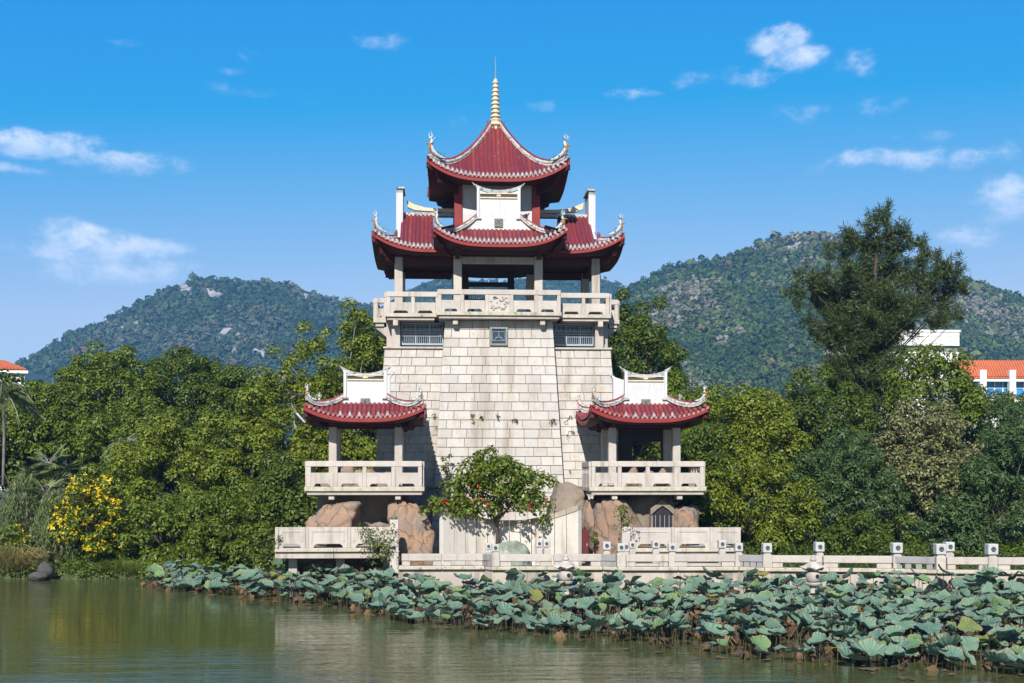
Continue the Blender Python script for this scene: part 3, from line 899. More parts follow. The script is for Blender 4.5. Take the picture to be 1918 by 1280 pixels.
# ---- gable walls: white, stepped, with a sagging top and small upturned horns
def white_gable(parent, cx, y, hw, z0, z_sh, z1, foot, th=.24, back=1, axis=1, plaque=True, horns=True):
    """front face at y; hw half width of the upright part, foot = half width of the raking base at z0, shoulders at z_sh"""
    sag = .22 * min(1, hw)
    top = [(hw + .05, z1 - .06), (hw + .10, z1 + .10)]
    n = 8
    curve = [(-hw - .10 + (2 * hw + .2) * k / n, z1 + .10 - (sag + .06) * (1 - (2 * k / n - 1) ** 2)) for k in range(n + 1)]
    pts = [(-foot, z0), (foot, z0), (hw, z_sh), (hw, z1 - .1)] + [(p[0], p[1]) for p in reversed(curve)] + [(-hw, z1 - .1), (-hw, z_sh)]
    def mk(pts, y0, y1):
        m = MB()
        if axis == 1: m.plate([(cx + p[0], p[1]) for p in pts], 1, y0, y1)
        else: m.plate([(cx + p[0], p[1]) for p in pts], 0, y0, y1)
        return m
    g = mk(pts, min(y, y + th * back), max(y, y + th * back)).build('gable', M['plaster'], parent)
    f = -back
    band = MB(); inner_ = [(p[0] * .93, p[1] - .17) for p in curve]
    poly = [(p[0], p[1] + .012) for p in curve] + list(reversed(inner_))
    lo, hi = sorted((y + f * .004, y + f * .045)); nb_ = len(curve)
    vs = []
    for yy in (lo, hi):
        for (a_, b_) in poly: vs.append((cx + a_, yy, b_) if axis == 1 else (yy, cx + a_, b_))
    nn_ = len(poly); fs = []
    for k in range(nb_ - 1):
        q_ = (k, k + 1, nn_ - 2 - k, nn_ - 1 - k)
        fs += [q_, tuple(reversed([i + nn_ for i in q_]))]
    fs += [(i, nn_ + i, nn_ + (i + 1) % nn_, (i + 1) % nn_) for i in range(nn_)]
    band.add(vs, fs); band.build('gable_top_band', M['gable_band'], g)
    def bx(a0, a1, d0, d1, zz0, zz1, name, mt, par):
        m = MB(); lo, hi = sorted((y + f * d0, y + f * d1))
        if axis == 1: m.box(cx + a0, cx + a1, lo, hi, zz0, zz1)
        else: m.box(lo, hi, cx + a0, cx + a1, zz0, zz1)
        return m.build(name, mt, par)
    H = z1 - z_sh
    for s in (-1, 1):     # side strips
        a0, a1 = sorted((s * hw, s * (hw - .12))); bx(a0, a1, .003, .07, z_sh - .02, z1 - .04, 'gable_strip', M['plaster'], g)
        a0, a1 = sorted((s * (hw + .03), s * (hw - .20))); bx(a0, a1, .0035, .10, z_sh - .10, z_sh - .025, 'shoulder_moulding', M['ridge_plaster'], g)
    zz = z1 - .36 * H
    bx(-hw + .15, hw - .15, .003, .06, zz - .045, zz + .015, 'gable_moulding', M['cream'], g)
    bx(-hw + .15, hw - .15, .003, .055, zz + .16, zz + .21, 'gable_moulding', M['cream'], g)
    bx(-hw + .15, hw - .15, .003, .02, zz + .02, zz + .155, 'gable_recess', M['dark_frame_shade'], g)
    bx(-.10, .10, .021, .05, zz + .05, zz + .13, 'gable_boss', M['cream'], g)
    if plaque:
        pz = z_sh - .02
        w = .20
        pl = bx(-w, w, .003, .06, pz - .26 - w, pz - .26 + w, 'plaque', M['bronze'], g)
        cv = MB(); rr = random.Random(3)
        for k in range(10):
            a = rr.uniform(-w + .05, w - .05); b = pz - .26 + rr.uniform(-w + .05, w - .05); s_ = rr.uniform(.02, .05)
            lo, hi = sorted((y + f * .061, y + f * .085))
            if axis == 1: cv.box(cx + a - s_, cx + a + s_, lo, hi, b - .02, b + .02)
        if axis == 1: cv.build('plaque_relief', M['frame'], pl)
    if horns:
        for s in (-1, 1):
            q = (lambda a, zz: (cx + a, y + th * back / 2, zz)) if axis == 1 else (lambda a, zz: (y + th * back / 2, cx + a, zz))
            MB().tube([q(s * (hw - .05), z1 + .02), q(s * (hw + .10), z1 + .09), q(s * (hw + .22), z1 + .22)], [.05, .045, .008], 5).build('gable_horn', M['ridge_plaster'], g)
    return g

# ---- middle roof: front bay with gable, two wings with side gables
mid_roof = bpy.data.objects.new('roof', None); COL.objects.link(mid_roof); mid_roof.parent = pagoda; mid_roof.location = (0, 0, 15.7)
HB, YE, YG = 3.08, -.70, .55               # front bay: half width of the eave, eave line, gable plane
ZB = Z(452, YE); ZBT = Z(431, YG)
BL = .70
def bay_S(sy):
    def S(x, t):
        a = min(1, abs(x) / HB)
        z = ZB + (ZBT - ZB) * (.75 * t + .25 * t * t) + BL * a ** 3.4 * (1 - t) ** 1.3
        y = YE - .10 * a ** 4 + (YG - YE) * t
        if sy > 0: y = 2 * YC - y
        return Vector((XC + x, y, z))
    return S
FLAT = 2.05
def bay_tmax(x): return 1.0 if abs(x) < FLAT else max(0.0, 1 - (abs(x) - FLAT) / (HB - FLAT) * .98)
for sy in (-1, 1):
    S = bay_S(sy)
    tiled_slope(mid_roof, S, (-HB, HB), bay_tmax, 30, (0, sy), Vector((1, 0, 0)), singles=sy < 0, nt=8)
    ev = [S(-HB + 2 * HB * k / 30, 0) for k in range(31)]
    eave_boards(mid_roof, ev, .14, 0, (0, sy))
    yi = .45 if sy < 0 else 2 * YC - .45
    soffit(mid_roof, ev, [Vector((XC + max(-2.6, min(2.6, -HB + 2 * HB * k / 30)), yi, 15.50)) for k in range(31)])
    # gable and the roof behind it
    yg = YG if sy < 0 else 2 * YC - YG
    white_gable(mid_roof, XC, yg, 1.03, ZBT - .05, Z(407, YG), Z(350, YG), 2.15, back=-sy)
    ridge_z = Z(362, YG)
    ya, yb2 = sorted((yg - sy * .25, (2.0 if sy < 0 else 6.0)))
    for s in (-1, 1):
        rows = []
        for k in range(7):
            q = k / 6; xx = .02 + 2.15 * q; zz = ridge_z - (ridge_z - ZBT) * (1 - (1 - q) ** 1.8)
            rows.append([Vector((XC + s * xx, ya, zz)), Vector((XC + s * xx, yb2, zz))])
        MB().grid(rows).build('tile_bed', M['pan'], mid_roof)
        # raking ridge from the shoulder of the gable down and out to the corner
        pts = [(1.03, Z(405, YG), yg), (1.4, Z(417, YG), yg + sy * .05), (1.85, Z(428, YG), yg + sy * .2), (2.25, Z(432.5, .2), yg + sy * .55), (2.65, Z(431, -.2), yg + sy * .9), (2.95, Z(425, -.6), yg + sy * 1.15)]
        hip = [Vector((XC + s * a, b, c_ - .10)) for (a, c_, b) in pts]
        # smooth
        sm = []
        for k in range(len(hip) - 1):
            for j in range(4):
                t = j / 4; p0, p1, p2, p3 = hip[max(k - 1, 0)], hip[k], hip[k + 1], hip[min(k + 2, len(hip) - 1)]
                sm.append(.5 * ((2 * p1) + (p2 - p0) * t + (2 * p0 - 5 * p1 + 4 * p2 - p3) * t * t + (3 * p1 - p0 - 3 * p2 + p3) * t ** 3))
        sm.append(hip[-1])
        ridge(mid_roof, sm, .17, .16)
        ridge_dragon(mid_roof, hip[-1] + Vector((s * .04, 0, .0)), s, .45 * sy, .80, seed=int(31 + s + 5 * sy))
        # flank of the bay
        fl = MB(); g0 = []
        for k in range(7):
            y = YE + (1.6 - YE) * k / 6
            if sy > 0: y = 2 * YC - y
            lift = BL * (1 - k / 6) ** 2.4
            g0.append([Vector((XC + s * HB, y, ZB + lift)), Vector((XC + s * (HB - .45), y, ZB + lift * .4 + .35)), Vector((XC + s * 2.1, y, ZBT + .02))])
        fl.grid(g0); fl.build('tile_bed', M['pan'], mid_roof)
        eave_boards(mid_roof, [r[0] for r in g0], .14, 0, (s, 0))
        soffit(mid_roof, [r[0] for r in g0], [Vector((XC + s * 2.6, r[0].y, 15.50)) for r in g0])
        corner_bracket(mid_roof, (XC + s * HB, (YE if sy < 0 else 2 * YC - YE), ZB + BL), (XC + s * 2.3, (.4 if sy < 0 else 2 * YC - .4), 15.55), 0)
# wings
XG, XE = 4.84, 5.92
YW = .32
ZW, ZR = Z(463, YW), Z(402, YC)
WL = .72
def wing_S(s, sy):
    def S(x, t):        # x measured from the axis, positive outwards
        a = max(0, (x - HB) / (XE - HB))
        z = ZW + (ZR - ZW) * (.62 * t + .38 * t ** 2) + WL * a ** 2.6 * max(0, 1 - t * 3.2) ** 1.2
        y = YW - .10 * a ** 4 + (YC - YW) * t
        if sy > 0: y = 2 * YC - y
        return Vector((XC + s * x, y, z))
    return S
T_G = .30
def wing_tmax(x): return 1.0 if x < XG else max(0, T_G * (1 - (x - XG) / (XE - XG)))
for s in (-1, 1):
    for sy in (-1, 1):
        S = wing_S(s, sy)
        tiled_slope(mid_roof, S, (HB + .03, XG - .16), lambda x: 1.0, 8, (0, sy), Vector((1, 0, 0)), singles=sy < 0, nt=14)
        tiled_slope(mid_roof, S, (XG - .16, XE), lambda x: T_G if x < XG + .1 else max(0, T_G * (1 - (x - XG - .1) / (XE - XG - .1))), 6, (0, sy), Vector((1, 0, 0)), singles=sy < 0, nt=6)
        ev = [S(2.5 + (XE - 2.5) * k / 18, 0) for k in range(19)]
        eave_boards(mid_roof, ev, .14, 0, (0, sy))
        yi = 1.55 if sy < 0 else 2 * YC - 1.55
        soffit(mid_roof, ev, [Vector((XC + s * min(5.2, 2.5 + (XE - 2.5) * k / 18), yi, 15.45)) for k in range(19)])
        # hip from the foot of the side gable out to the corner
        hip = []
        for k in range(13):
            q = k / 12; x = XG + .04 + (XE - XG - .04) * q
            p = S(x, T_G * (1 - q)); hip.append(p + Vector((0, 0, .02)))
        ridge(mid_roof, hip[:-1], .16, .15)
        ridge_dragon(mid_roof, hip[-2] + Vector((0, 0, .02)), s, .45 * sy, .82, seed=int(51 + s + 5 * sy))
        # upright foot of the ridge against the gable
        MB().tube([hip[0] + Vector((-s * .02, 0, .05)), hip[0] + Vector((-s * .02, 0, .32)), hip[0] + Vector((-s * .05, 0, .44))], [.07, .085, .03], 7).build('ridge_foot', M['tile'], mid_roof)
        corner_bracket(mid_roof, S(XE, 0), (XC + s * 5.0, (1.5 if sy < 0 else 2 * YC - 1.5), 15.35), 0)
    # side skirt
    def side_S(x, t, s=s):
        a = min(1, abs(x) / (YC - YW))
        z = ZW + (ZR - ZW) * .24 * t + WL * a ** 3.4 * (1 - t) ** 1.3
        return Vector((XC + s * (XE + .06 * a ** 4 - (XE - XG) * t), YC + x, z))
    tiled_slope(mid_roof, side_S, (-(YC - YW), YC - YW), lambda x: min(1, max(0, (YC - YW - abs(x)) / 1.1)), 34, (s, 0), Vector((0, 1, 0)), singles=False, nt=6)
    ev = [side_S(-(YC - YW) + 2 * (YC - YW) * k / 24, 0) for k in range(25)]
    eave_boards(mid_roof, ev, .14, 0, (s, 0))
    soffit(mid_roof, ev, [Vector((XC + s * 5.1, max(1.6, min(6.4, p.y)), 15.45)) for p in ev])
    # side gable seen edge-on
    white_gable(mid_roof, YC, XC + s * XG, .80, 16.35, 16.95, Z(366, YC), 1.9, th=.26, back=-s, axis=0, horns=False)
    MB().box(*sorted((XC + s * (XG + .05), XC + s * (XG - .34))), YC - .95, YC + .95, Z(366, YC) + .08, Z(366, YC) + .16).build('gable_coping', M['ridge_plaster'], mid_roof)
    # stone main ridge with upturned end
    zr = ZR - .02
    pts = [(2.05, zr + .26), (2.9, zr + .26), (3.5, zr + .30), (4.0, zr + .44), (4.42, zr + .64)]
    low = [(4.36, zr + .30), (4.0, zr + .16), (2.05, zr + .04)]
    MB().plate([(XC + s * a, b) for a, b in pts + low], 1, YC - .14, YC + .14).build('main_ridge', M['cream'], mid_roof, bevel=.01)
    MB().box(*sorted((XC + s * 2.05, XC + s * (XG - .27))), YC - .2, YC + .2, zr - .14, zr + .036).build('ridge_base', M['ridge_plaster'], mid_roof)
# ---------------------------------------------------------------- pavilions in front of the tower
def pavilion(cx, label):
    pv = thing('balcony_pavilion', label, 'pavilion', (cx, -3.2, 4.36), 'pavilions at the tower foot')
    zf = 4.36
    slab(pv, cx - 2.55, cx + 2.55, -5.3, -.3, zf, .36)
    for x in (-1.42, 1.42):
        MB().box(cx + x - .12, cx + x + .12, -5.1, -4.4, zf - .56, zf - .37).build('corbel', M['granite'], pv, bevel=.02)
    balustrade(pv, (cx - 2.45, -5.16), (cx + 2.45, -5.16), zf, 1.10, 4)
    for s in (-1, 1):
        balustrade(pv, (cx + s * 2.44, -5.05), (cx + s * 2.44, -2.2), zf, 1.09, 5)
    for x in (-1.42, 1.42):
        for yy in (-4.2, -1.9):
            MB().box(cx + x - .172, cx + x + .172, yy - .172, yy + .172, zf + .002, 6.95).build('column', M['granite'], pv, bevel=.025)
    for yy in (-4.2, -1.9):
        MB().box(cx - 1.85, cx + 1.85, yy - .14, yy + .14, 6.952, 7.26).build('beam', M['dark_red'], pv, bevel=.01)
    for x in (-1.42, 1.42):
        MB().box(cx + x - .13, cx + x + .13, -4.055, -2.045, 6.955, 7.24).build('beam', M['dark_red'], pv, bevel=.01)
        MB().box(cx + x - .10, cx + x + .10, -5.05, -4.345, 7.02, 7.22).build('bracket_arm', M['dark_red'], pv, bevel=.01)
    MB().box(cx - 1.8, cx + 1.8, -4.5, -1.6, 7.265, 7.36).build('ceiling', M['dark_red'], pv)
    rf = bpy.data.objects.new('roof', None); COL.objects.link(rf); rf.parent = pv; rf.location = (0, 0, 3)
    yc, hb, hd = -2.65, 2.50, 3.0
    ye, yg = yc - hd, yc - hd + 1.0
    ze, zt = Z(779, ye), Z(757, yg)
    bl = .48
    def fS(sy):
        def S(x, t):
            a = min(1, abs(x) / hb)
            z = ze + (zt - ze) * (.8 * t + .2 * t * t) + bl * a ** 2.8 * (1 - t) ** 1.3
            y = yc + sy * (hd + .07 * a ** 4 - 1.0 * t)
            return Vector((cx + x, y, z))
        return S
    def sS(s):
        def S(x, t):
            a = min(1, abs(x) / hd)
            z = ze + (zt - ze) * (.8 * t + .2 * t * t) + bl * a ** 2.8 * (1 - t) ** 1.3
            return Vector((cx + s * (hb + .07 * a ** 4 - 1.0 * t), yc + x, z))
        return S
    for sy in (-1, 1):
        S = fS(sy)
        tiled_slope(rf, S, (-hb, hb), lambda x: min(1, max(0, hb - abs(x))), 25, (0, sy), Vector((1, 0, 0)), singles=sy < 0, nt=8, r=.085, ends=True, ends_where=lambda x: abs(x) < 1.1 and int((x + 9) / .2064) % 2 == 0)
        ev = [S(-hb + 2 * hb * k / 26, 0) for k in range(27)]
        eave_boards(rf, ev, .16, 0, (0, sy))
        soffit(rf, ev, [Vector((cx + max(-1.75, min(1.75, -hb + 2 * hb * k / 26)), yc + sy * 2.0, 7.26)) for k in range(27)])
    for s in (-1, 1):
        S = sS(s)
        tiled_slope(rf, S, (-hd, hd), lambda x: min(1, max(0, hd - abs(x))), 24, (s, 0), Vector((0, 1, 0)), singles=False, nt=6, r=.085)
        ev = [S(-hd + 2 * hd * k / 22, 0) for k in range(23)]
        eave_boards(rf, ev, .16, 0, (s, 0))
        soffit(rf, ev, [Vector((cx + s * 1.75, max(yc - 2.0, min(yc + 2.0, p.y)), 7.26)) for p in ev])
    for sy in (-1, 1):
        white_gable(rf, cx, yc + sy * (hd - 1.0), .93, zt - .05, Z(744, yg), Z(694, yg), 1.75, back=-sy)
        for s in (-1, 1):
            yq = yc + sy * (hd - 1.0)
            pts = [(.93, Z(742, yg), 0), (1.25, Z(750, yg), .12), (1.6, Z(755, yg), .30), (1.95, Z(756, yg - .4), .55), (2.24, Z(752, yg - .7), .82), (2.44, Z(745, yg - .9), .98)]
            h = [Vector((cx + s * a, yq + sy * c_, b - .10)) for a, b, c_ in pts]
            sm = []
            for k in range(len(h) - 1):
                for j in range(4):
                    t = j / 4; p0, p1, p2, p3 = h[max(k - 1, 0)], h[k], h[k + 1], h[min(k + 2, len(h) - 1)]
                    sm.append(.5 * ((2 * p1) + (p2 - p0) * t + (2 * p0 - 5 * p1 + 4 * p2 - p3) * t * t + (3 * p1 - p0 - 3 * p2 + p3) * t ** 3))
            sm.append(h[-1])
            ridge(rf, sm, .16, .15)
            ridge_dragon(rf, h[-1] + Vector((0, 0, -.02)), s, .45 * sy, .58, seed=int(71 + s + 5 * sy + cx))
            corner_bracket(rf, (cx + s * hb, yc + sy * hd, ze + bl), (cx + s * 1.6, yc + sy * 1.45, 7.25), 0)
    # main roof body between the two gables
    for s in (-1, 1):
        rows = []
        for k in range(6):
            q = k / 5; rows.append([Vector((cx + s * (.02 + 1.6 * q), yc - 1.22, 8.9 - (8.9 - zt) * (1 - (1 - q) ** 1.7))), Vector((cx + s * (.02 + 1.6 * q), yc + 1.22, 8.9 - (8.9 - zt) * (1 - (1 - q) ** 1.7)))])
        MB().grid(rows).build('tile_bed', M['tile'], rf)
    MB().box(cx - .1, cx + .1, yc - 1.2, yc + 1.2, 8.86, 9.02).build('main_ridge', M['ridge_plaster'], rf)
    return pv
PVL = X(683, -5.16); PVR = X(1213, -5.16)
pavilion(PVL, 'small red roofed stone pavilion on a rock, left of the tower foot')
pvr = pavilion(PVR, 'small red roofed stone pavilion on a rock, right of the tower foot')
m = MB()
for (ua, ub, za_, zb_) in ((1158, 1184, 4.37, 7.2), (1238, 1258, 4.37, 7.2), (1184.1, 1237.9, 4.37, 5.42), (1184.1, 1237.9, 6.42, 7.2)): m.box(X(ua, -.7), X(ub, -.7), -.75, -.62, za_, zb_)
m.build('rear_shade_panel', M['dark_frame_shade'], pvr)  # dark panels added in place of the shade inside the pavilion
for k in (0, 4):
    xx = X(1162, -.8) + k * .56
    MB().box(xx - .03, xx + .03, -.80, -.752, 4.38, 7.0).build('shade_panel_post', M['dark_red'], pvr)

# ---------------------------------------------------------------- rocks
def boulder(name, label, c, r, seed, mat, cat='boulder', sub=5, round_=False, amp=.30, flat=0.0, group=None):
    import bmesh
    bm = bmesh.new(); bmesh.ops.create_icosphere(bm, subdivisions=sub, radius=1)
    off = Vector((seed * 7.3, seed * 3.1, seed * 1.7)); pr = random.Random(seed)
    planes = [(Vector((pr.gauss(0, 1), pr.gauss(0, 1), pr.gauss(0, 1))).normalized(), pr.uniform(.72, 1.08)) for _ in range(11)] + [(Vector(a), 1.12) for a in ((1, 0, 0), (-1, 0, 0), (0, 1, 0), (0, -1, 0), (0, 0, 1), (0, 0, -1))]
    for v in bm.verts:
        d = v.co.normalized()
        # convex block cut by random planes, edges rounded off
        q = 0.0
        for (pn, pk) in planes: q += max(0.0, d.dot(pn) / pk) ** 14
        q = d * (q ** (-1 / 14)) if not round_ else d
        n = noise.noise(d * 1.1 + off) * amp * .3 + noise.noise(d * 2.6 + off) * amp * .14 + noise.noise(d * 6 + off) * amp * .06 + noise.noise(d * 14 + off) * amp * .03
        for kk, (sc_, dp) in enumerate(((1.1, .10), (1.7, .05))):
            cr = noise.noise(d * sc_ + off * (1.3 + kk)); n -= dp * math.exp(-(cr / .04) ** 2)
            n += .022 * math.tanh(cr * 30)
        v.co = Vector((q.x * r[0], q.y * r[1], q.z * r[2])) * (1 + n) * .92
    me = bpy.data.meshes.new(name); bm.to_mesh(me); bm.free()
    me.polygons.foreach_set('use_smooth', [True] * len(me.polygons)); me.materials.append(mat)
    o = link_mesh(name, me, None, c)
    return tag(o, label, cat, group or {'boulder': 'granite boulders around the tower foot', 'rock': 'rock masses under the pavilions', 'stone': 'orange stones on the pavilion floors'}.get(cat))
def BP(u, v, Y): return P(u, v, Y)
B = boulder
M['rock_dark'] = surf('dark_wet_rock', (.085, .08, .07), (.045, .045, .04), 3, .9, .7, 10)
B('rock_mound', 'grey brown rock mass carrying the left pavilion', (PVL, -2.4, 2.6), (2.05, 1.75, 2.35), 3, M['rock_grey'], 'rock')
B('rock_mound', 'grey brown rock mass carrying the right pavilion, with a dark doorway', (PVR - .1, -2.4, 2.6), (2.25, 1.75, 2.35), 5, M['rock_grey'], 'rock')
B('boulder', 'orange angular boulder under the left pavilion behind the panelled terrace wall', BP(625, 985, -4.4), (1.30, .95, 1.0), 11, M['rock'])
B('boulder', 'tall rounded brown boulder beside the curved white screen wall, left pavilion side', BP(766, 1010, -4.6), (1.08, 1.0, 1.75), 12, M['rock'])
B('boulder', 'dark brown rock leaning on the tower wall behind the red box', BP(1062, 960, -2.2), (1.15, 1.1, 1.35), 13, M['rock_grey'])
B('boulder', 'orange boulder just right of the small red box', BP(1112, 985, -3.8), (.62, .7, 1.25), 14, M['rock'])
B('boulder', 'large orange grey boulder left of the dark doorway under the right pavilion', BP(1166, 1005, -4.5), (1.25, .8, 1.5), 15, M['rock'])
B('boulder', 'rounded orange boulder right of the dark doorway under the right pavilion', BP(1281, 985, -4.2), (.66, .8, .95), 16, M['rock'])
B('boulder', 'grey waterside rock between the reed clump and the yellow flowering bush', BP(85, 1070, .8), (.42, .4, .46), 17, M['rock_dark'], sub=4, round_=True)
B('boulder', 'low dark rock at the water edge by the reed clump', BP(72, 1080, .3), (.5, .4, .25), 18, M['rock_dark'], sub=4, round_=True)
for k, (u, w, h, lb) in enumerate(((646, .42, .62, 'orange stone on the left pavilion floor seen through its railing, bigger one'), (690, .36, .55, 'orange stone on the left pavilion floor beside a bigger one'),
                                (1186, .30, .5, 'leftmost orange stone on the right pavilion floor behind its railing'), (1216, .28, .4, 'middle low orange stone on the right pavilion floor'), (1240, .30, .5, 'rightmost orange stone on the right pavilion floor'))):
    p = P(u, 900, -3.6); B('floor_stone', lb, (p.x, -3.4, 4.36 + h * .72), (w, .35, h), 21 + k, M['rock'], 'stone', sub=3)

# doorway under the right pavilion
dp = P(1240, 1000, -4.45)
dw = thing('grotto_doorway', 'dark pointed doorway into the rock between two boulders under the right pavilion', 'doorway', (dp.x, -4.45, 1.4))
m = MB(); w = .42
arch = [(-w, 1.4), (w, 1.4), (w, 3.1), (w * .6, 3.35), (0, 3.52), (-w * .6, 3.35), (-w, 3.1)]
m.plate([(dp.x + a, b) for a, b in arch], 1, -4.5, -3.0); m.build('doorway_shade', M['black'], dw)  # solid near-black block, painted stand-in for the shade inside the doorway
m = MB()
for s in (-1, 1): m.box(dp.x + s * (w + .005) - (.09 if s < 0 else 0), dp.x + s * (w + .005) + (.09 if s > 0 else 0), -4.6, -4.2, 1.4, 3.1)
m.build('jamb', M['rock_grey'], dw)
MB().plate([(dp.x - w - .1, 3.105), (dp.x - w * .6, 3.36), (dp.x, 3.53), (dp.x + w * .6, 3.36), (dp.x + w + .1, 3.105), (dp.x + w + .1, 3.4), (dp.x, 3.8), (dp.x - w - .1, 3.4)], 1, -4.6, -4.2).build('arch_head', M['rock_grey'], dw)
m = MB()
for k in range(4): m.tube([(dp.x - .3 + k * .2, -4.53, 1.45), (dp.x - .3 + k * .2, -4.53, 3.1)], .018, 5)
m.build('bars', M['rod'], dw)

# red cabinet
p = P(1094, 1040, -5.2)
bx = thing('utility_box', 'small dark red cabinet with a rounded top between the screen wall and the boulders', 'cabinet', (p.x, -5.2, 1.2))
pr = [(-.20, 1.22), (.20, 1.22), (.20, 2.42), (.10, 2.52), (-.10, 2.52), (-.20, 2.42)]
MB().plate([(p.x + a, b) for a, b in pr], 1, -5.3, -4.95).build('body', M['red_box'], bx, bevel=.015)
MB().box(p.x - .16, p.x + .16, -5.33, -5.302, 1.35, 2.35).build('door', M['red_box'], bx, bevel=.01)
MB().box(p.x + .09, p.x + .13, -5.36, -5.332, 1.8, 1.92).build('handle', M['rod'], bx)

# ---------------------------------------------------------------- terraces, bridge and low balustrades
def cap_post(parent, x, y, z0, ztop, w, cap):
    """square post with a cube head carrying a round emblem on each visible face"""
    o = MB().box(x - w / 2, x + w / 2, y - w / 2, y + w / 2, z0, ztop).build('post', M['granite'], parent, bevel=.015)
    MB().box(x - w * .36, x + w * .36, y - w * .36, y + w * .36, ztop, ztop + .07).build('neck', M['granite_grey'], o)
    c = cap / 2
    MB().box(x - c, x + c, y - c, y + c, ztop + .072, ztop + .072 + cap * 1.04).build('head', M['plaster_cap'], o, bevel=.02)
    m = MB(); vs = []; n = 14; zc = ztop + .072 + cap * .54
    for (yy, r) in ((y - c - .002, cap * .25), (y - c - .03, cap * .235), (y - c - .03, cap * .15), (y - c - .012, cap * .08)):
        for k in range(n):
            a = 2 * math.pi * k / n; vs.append((x + math.cos(a) * r, yy, zc + math.sin(a) * r))
    m.add(vs, [(i * n + k, i * n + (k + 1) % n, (i + 1) * n + (k + 1) % n, (i + 1) * n + k) for i in range(3) for k in range(n)] + [tuple(range(3 * n, 4 * n))])
    m.build('emblem', M['emblem'], o)
M['plaster_cap'] = surf('white_granite_head', (.48, .475, .46), (.38, .375, .36), 4, .85, .2, 40, streak=((.25, .24, .22), 4, .62, .5))
M['emblem'] = surf('dark_bronze_emblem', (.045, .055, .055), (.09, .10, .10), 12, .5, .2, 40)

def low_rail(parent, A, B, z, H, spans, th=.30, mat=None):
    """low bench-like stone rail: thick top beam on feet, slots between"""
    mat = mat or M['granite']
    A, B = Vector(A), Vector(B); Lg = (B - A).length
    for k in range(spans):
        a, b = Lg * k / spans, Lg * (k + 1) / spans
        MB().seg(A, B, a + .006, b - .006, z + H * .42, z + H, th).build('rail_beam', mat, parent, bevel=.018)
        f = min(.55, (b - a) * .22)
        for (p, q) in ((a + .02, a + f), (b - f, b - .02)):
            MB().seg(A, B, p, q, z, z + H * .42 - .002, th * .8).build('rail_foot', mat, parent, bevel=.02)
M['granite_jog'] = surf('grey_rail_granite', (.30, .29, .28), (.24, .23, .22), 3, .88, .25, 40, streak=((.13, .12, .11), 2.2, .57, .6))
def side_rail(parent, A, B, z, H, n, th=.28):
    A, B = Vector(A), Vector(B); Lg = (B - A).length
    for k in range(2 if Lg > 2 else 1):
        kk = 2 if Lg > 2 else 1
        MB().seg(A, B, Lg * k / kk + .005, Lg * (k + 1) / kk - .005, z + H * .45, z + H, th).build('rail_beam', M['granite_jog'], parent, bevel=.015)
    for k in range(n):
        c = Lg * (k + .5) / n
        MB().seg(A, B, c - .11, c + .11, z, z + H * .45 - .002, th * .8).build('rail_foot', M['granite_jog'], parent, bevel=.015)

RHL = .46
ZRAIL = 1.85
# the edge of the terrace and bridge: corners as (photo column, depth)
EDGE = [(746, -11.5), (908, -11.6), (920, -12.0), (1128, -12.1), (1156, -12.5), (1382, -12.7), (1430, -13.2), (1672, -13.95), (1752, -14.7), (2080, -15.5), (2700, -16.4)]
EP = [Vector((X(u, y), y)) for u, y in EDGE]
def edge_y(x): return float(np.interp(x, [p.x for p in EP], [p.y for p in EP]))
def EX(u):
    """point on the edge line for a photo column"""
    x = X(u, -13.0)
    for _ in range(4): x = X(u, edge_y(x))
    return Vector((x, edge_y(x)))
zd = ZRAIL - RHL
def deck(name, label, i0, i1, yb, cat='terrace'):
    """stone edge along EP[i0]..EP[i1] with a lower walkway behind it, reaching back to yb"""
    pts = EP[i0:i1 + 1]; c = (pts[0] + pts[-1]) / 2
    t = thing(name, label, cat, (c.x, c.y, 0), 'stone walkways along the water')
    for A, B in zip(pts[:-1], pts[1:]):
        L_ = (B - A).length; A2, B2 = A + Vector((.004, 0)), B - Vector((.004, 0))
        o = lambda p, d: (p.x, p.y + d)
        MB().hexa([o(A2, -.06), o(B2, -.06), o(B2, .40), o(A2, .40)], -.6, zd - .14).build('retaining_wall', M['fascia'], t)
        n = max(1, round(L_ / 2.1))
        for k in range(n):
            p, q = A2.lerp(B2, k / n) + Vector((.005, 0)), A2.lerp(B2, (k + 1) / n) - Vector((.005, 0))
            MB().hexa([o(p, -.20), o(q, -.20), o(q, .44), o(p, .44)], zd - .138, zd).build('kerb_slab', M['edge'], t, bevel=.02)
        yb_ = lambda p: yb if yb > -9 else p.y + 2.7
        MB().hexa([o(A2, .405), o(B2, .405), (B2.x, yb_(B2)), (A2.x, yb_(A2))], -.6, zd - .55).build('walkway', M['granite_grey'], t)
    return t
M['fascia'] = surf('stained_retaining_stone', (.47, .42, .36), (.36, .315, .265), 1.6, .9, .3, 30, rnd=.06, streak=((.13, .115, .085), 2.0, .50, .8), spots=((.24, .20, .15), 2.5, .52, .2))
deck('waterside_terrace', 'far left stretch of the waterside stone terrace before the curved screen wall', 0, 1, 1.5)
deck('waterside_terrace', 'middle stretch of the waterside stone terrace in front of the mossy mound', 1, 3, 1.5)
deck('waterside_terrace', 'stretch of the waterside stone terrace below the right pavilion', 3, 5, 1.5)
deck('zigzag_bridge', 'first leg of the low stone bridge right of the terrace, behind the round lantern', 5, 7, -20, 'bridge')
deck('zigzag_bridge', 'nearest leg of the low stone bridge, running out of the picture on the right', 7, 10, -20, 'bridge')
GRP = 'low stone rails'
def rail(name_, label, i):
    return thing('stone_balustrade', label, 'balustrade', (EP[i].x, EP[i].y, zd), GRP)
def stretch(par, ua, ub, n=1): low_rail(par, EX(ua), EX(ub), zd, RHL, n)
def jog(par, i, n):
    side_rail(par, EP[i], EP[i + 1], zd, RHL, n)
